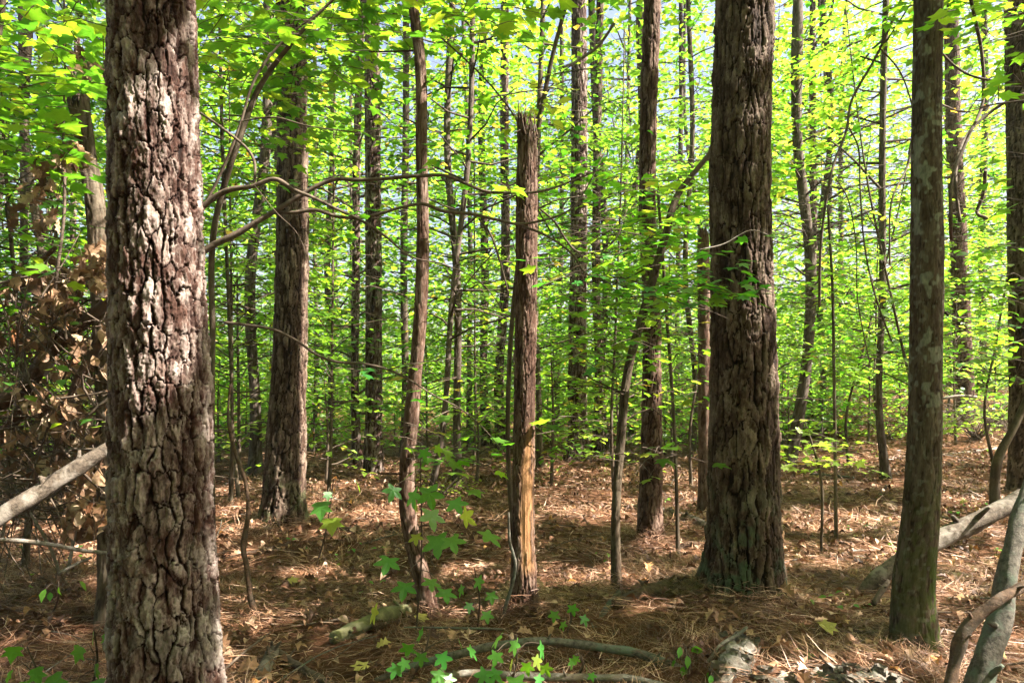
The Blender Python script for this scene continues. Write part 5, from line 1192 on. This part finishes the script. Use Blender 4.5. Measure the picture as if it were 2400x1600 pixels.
# ------------------------------------------------------------------ seedlings with star leaves
def seedling(label, foot, leaves, d, size, t='star', mat=LEAFN, seed=1, name='sweetgum_seedling', stem=None):
    """leaves: (px, py, size factor); the stem rises from foot past the leaves"""
    b = G(*foot) if not isinstance(foot[0], np.ndarray) else foot[0]
    root = thing(name, label, 'seedling', b); rng = np.random.default_rng(seed)
    pts = [P(l[0], l[1], d + rng.uniform(-.12, .12)) for l in leaves]
    for p in pts: p[2] = max(p[2], gh(p[0], p[1]) + .04)
    sb = MB(); top = stem if stem is not None else P(np.mean([l[0] for l in leaves]), min(l[1] for l in leaves), d)
    axis = np.array([b, (b + top) / 2 + [.02, 0, 0], top]); V, Q, T = tube(axis, [.006, .005, .003], 6, .02); sb.add(V, Q, T)
    Pn = []; D = []
    for p in pts:
        s = np.clip((p[2] - b[2]) / max(top[2] - b[2], .05), .1, 1); o = b + (top - b) * s - [0, 0, .03]; o[2] = max(o[2], b[2])
        V, Q, T = tube([o, (o + p) / 2 + [0, 0, .03], p], [.0022, .002, .0015], 4, n=5, cap=False); sb.add(V, Q, T)
        v = p - o; v[2] = -.25; Pn.append(p); D.append(v + rng.normal(0, .03, 3))
    sb.build('stem', [TWIG], root)
    Pn = np.array(Pn); D = np.array(D); N_ = rng.normal(0, .5, (len(Pn), 3)) + [0, -.5, 1.0]
    for k, l in enumerate(leaves):
        lb = MB(); V, T = leaf_geo(t, np.repeat(Pn[k:k + 1], 1 + k % 9, 0), np.repeat(D[k:k + 1], 1 + k % 9, 0), np.repeat(N_[k:k + 1], 1 + k % 9, 0), size * l[2]); V = V[-len(TPL[t][0]):]; T = TPL[t][1]; lb.add(V, None, T); lb.build('leaf', [LEAFY if (len(l) > 3 and l[3]) else mat], root, False)
z6 = lambda a: [(600 + q[0] / 1.96, 800 + q[1] / 1.96, *q[2:]) for q in a]
seedling('sweetgum seedling with large star leaves in front of the crooked stem', (975, 1480), z6([(640, 660, .8), (720, 680, .9), (790, 660, 1.1), (800, 765, 1.1), (905, 720, .9), (945, 780, .9, 1), (830, 880, 1.2), (890, 890, 1.0), (1040, 865, 1.15), (620, 985, 1.0), (735, 880, .6, 1), (690, 1100, 1.0), (800, 1085, .8), (865, 1130, .9), (560, 1220, .9, 1), (735, 745, .5, 1), (770, 490, .6), (830, 470, .6)]), 3.4, .112, seed=3, stem=P(985, 1080, 3.45))
seedling('sweetgum seedling growing over the arching branch at the bottom centre', (1190, 1620), z6([(1120, 1345, .9), (1185, 1365, .8), (1300, 1385, .9), (1110, 1420, .7), (1060, 1500, .9), (1110, 1500, .8), (1180, 1450, .7, 1), (1190, 1530, 1.1), (1240, 1470, .7), (1280, 1440, .7, 1), (1320, 1480, .7), (1150, 1560, .8), (1215, 1565, .8), (1290, 1530, .6)]), 3.15, .095, 'star', seed=4)
seedling('low sweetgum seedling at the foot of the snag on its left', (1120, 1470), [(1085, 1370, .8), (1120, 1350, .9), (1150, 1385, .8), (1100, 1410, .7), (1140, 1430, .8), (1075, 1330, .7)], 3.9, .09, 'star', seed=21)
seedling('low sweetgum seedling in the shade between snag and slanting sapling', (1330, 1480), [(1300, 1430, .8), (1340, 1415, .8), (1365, 1440, .8), (1320, 1455, .7)], 3.9, .08, 'star', seed=22)
seedling('small sweetgum seedling left of the arching branch below the crooked stem', (960, 1600), z6([(760, 1315, .8), (700, 1385, .8), (760, 1425, .7), (850, 1425, .8), (650, 1480, .7), (830, 1500, .9), (975, 1395, .8), (880, 1530, .6), (690, 1455, .6), (930, 1370, .6)]), 3.35, .10, 'star', seed=5)
z5 = lambda a: [(q[0] / 1.96, 800 + q[1] / 1.96, *q[2:]) for q in a]
seedling('low green seedling with rounded leaves in the lower left corner', (90, 1640), z5([(65, 1400, 1), (160, 1500, 1), (240, 1530, 1.3), (50, 1510, .8), (110, 1560, .8)]), 3.0, .085, 'maple', seed=6)
seedling('low green seedling touching the left foot of the flaky trunk', (215, 1610), z5([(430, 1330, .9), (370, 1400, 1), (440, 1480, 1), (440, 1555, 1.1), (490, 1340, .7)]), 2.95, .085, 'maple', seed=7)
seedling('tiny seedling in the shaded needles left of the flaky trunk', (120, 1440), z5([(210, 1135, 1), (365, 1100, 1), (270, 1125, .7), (230, 1150, .7)]), 3.6, .07, 'oval', seed=8)
z8 = lambda a: [(1600 + q[0] / 1.96, 800 + q[1] / 1.96, *q[2:]) for q in a]
seedling('tiny bright three-leaved seedling at the bottom, right of the ridged pine', (1893, 1572), z8([(530, 1475, .9), (578, 1425, .8), (600, 1470, .8)]), 3.5, .055, 'oval', seed=9)
seedling('small green seedling at the bottom centre between both foreground branches', (1610, 1590), z8([(60, 1395, 1.1), (20, 1440, .8), (-30, 1450, .9), (-10, 1400, .7), (10, 1490, .7)]), 3.4, .08, 'oval', seed=10)
seedling('tiny seedling between the forked stick and the bottom edge', (1665, 1612), z8([(130, 1530, .9), (150, 1560, .9), (120, 1560, .8)]), 3.3, .05, 'oval', seed=11)
seedling('small seedling right of the bottom centre below the arching branch', (1350, 1590), [(1340, 1540, .9), (1375, 1560, .9), (1350, 1535, .7), (1385, 1575, .7)], 3.35, .06, 'star', seed=12)
seedling('pair of big yellow-green leaves hanging left of the crooked stem', (740, 1330), z6([(300, 735, 1.1), (345, 810, 1.2, 1), (455, 630, .8), (330, 690, .5)]), 3.9, .12, 'maple', seed=13)

# fallen leaves that stand out
for k, (px, py, s, a, lab, mat) in enumerate([(1930, 1492, .11, .4, 'yellow fallen leaf in the shade right of the ridged pine, upper of a pair', YEL), (1952, 1510, .12, 2.0, 'yellow-green fallen leaf right of the ridged pine, lower of a pair', YEL), (1862, 1408, .10, 1.6, 'pale upright leaf at the right foot of the ridged pine', LITT),
        (1680, 1480, .12, 1.2, 'tan curled leaf standing against the needle mound of the ridged pine', LITT), (1925, 1560, .10, .2, 'orange-brown leaf lit by sun at the bottom, beside the dark stick', LITT), (2360, 1565, .11, 2.4, 'orange fallen leaf in the bottom right corner', YEL), (678, 1378, .09, .8, 'yellow leaf on sunlit needles right of the flaky trunk', YEL),
        (815, 1368, .09, 2.8, 'pale round leaf on needles left of the crooked stem', LITT), (980, 1470, .10, 1.0, 'yellow leaf below the crooked stem beside the seedling stem', YEL), (880, 1540, .09, .3, 'yellow leaf left of the arching branch in the shade', YEL), (850, 1590, .10, 2.1, 'yellow leaf at the bottom edge left of the arching branch', YEL), (2250, 1190, .12, .3, 'orange leaf on sunlit needles right of the spotted trunk', YEL), (2110, 1385, .1, 1.1, 'pale leaf on needles just right of the spotted trunk', LITT)]):
    p = G(px, py) + [0, 0, .05]; mb = MB(); V, T = leaf_geo('oak' if k % 2 else 'maple', p[None], np.array([[math.cos(a), math.sin(a), .2]]), np.array([[.2, -.4, 1.0]]), s); mb.add(V, None, T); single('fallen_leaf', mb, [mat], lab, 'leaf', 'fallen leaves that stand out on the needles', False)

# pine cones
def cone_mesh():
    mb = MB(); rng = np.random.default_rng(1)
    V, Q, T = tube([(0, 0, 0), (0, 0, .04), (0, 0, .08)], [.012, .014, .004], 8, n=6); mb.add(V, Q, T)
    for k in range(64):
        f = k / 64; z = .004 + f * .075; a = k * 2.4; r = .030 * math.sin(math.pi * min(1, .22 + f * .75)) + .006
        d = np.array([math.cos(a), math.sin(a), .35 + .8 * f]); s = np.array([-math.sin(a), math.cos(a), 0]); o = np.array([0, 0, z])
        V = [o + s * .003, o - s * .003, o + d * r * .8 - s * .009, o + d * r - [0, 0, .002], o + d * r * .8 + s * .009, o + d * r * .8 + [0, 0, .006]]
        mb.add(V, None, [(0, 1, 5), (1, 2, 5), (2, 3, 5), (3, 4, 5), (4, 0, 5), (0, 1, 3), (1, 2, 3), (3, 4, 0)])
    o = mb.build('pine_cone', [CONE], None, False); me = o.data; bpy.data.objects.remove(o); return me
CM = cone_mesh()
for k, (px, py, lab) in enumerate([(757, 1402, 'pine cone on sunlit needles between flaky trunk and crooked stem, farther of two'), (728, 1450, 'pine cone on sunlit needles between flaky trunk and crooked stem, nearer of two'), (1108, 1452, 'pine cone in shade between the crooked stem and the snag'), (1312, 1462, 'pine cone on needles at the right foot of the snag'), (905, 1478, 'pine cone lying by the mossy log')]):
    o = link('pine_cone', CM); p = G(px, py); o.location = (p[0], p[1], p[2] + .045); o.rotation_euler = (1.4, .2 * k, k * 1.3); tag(o, lab, 'pine cone', 'pine cones on the needles')

# ------------------------------------------------------------------ thin forest air
def haze():
    V = [(x, y, z) for z in (-4.0, 34.0) for x, y in ((-420, -80), (420, -80), (420, 320), (-420, 320))]
    me = mk_mesh('haze', V, [(0, 3, 2, 1), (4, 5, 6, 7), (0, 1, 5, 4), (1, 2, 6, 5), (2, 3, 7, 6), (3, 0, 4, 7)], None, [], smooth=False)
    mt, N, L = nt('haze'); out = N.new('ShaderNodeOutputMaterial'); v = N.new('ShaderNodeVolumePrincipled')
    v.inputs['Color'].default_value = (.93, .96, .93, 1); v.inputs['Density'].default_value = .0006; v.inputs['Anisotropy'].default_value = .0
    L.new(v.outputs[0], out.inputs['Volume']); me.materials.append(mt)
    o = link('haze', me); o['kind'] = 'stuff'; tag(o, 'thin bright air between the far trunks', 'haze')
haze()
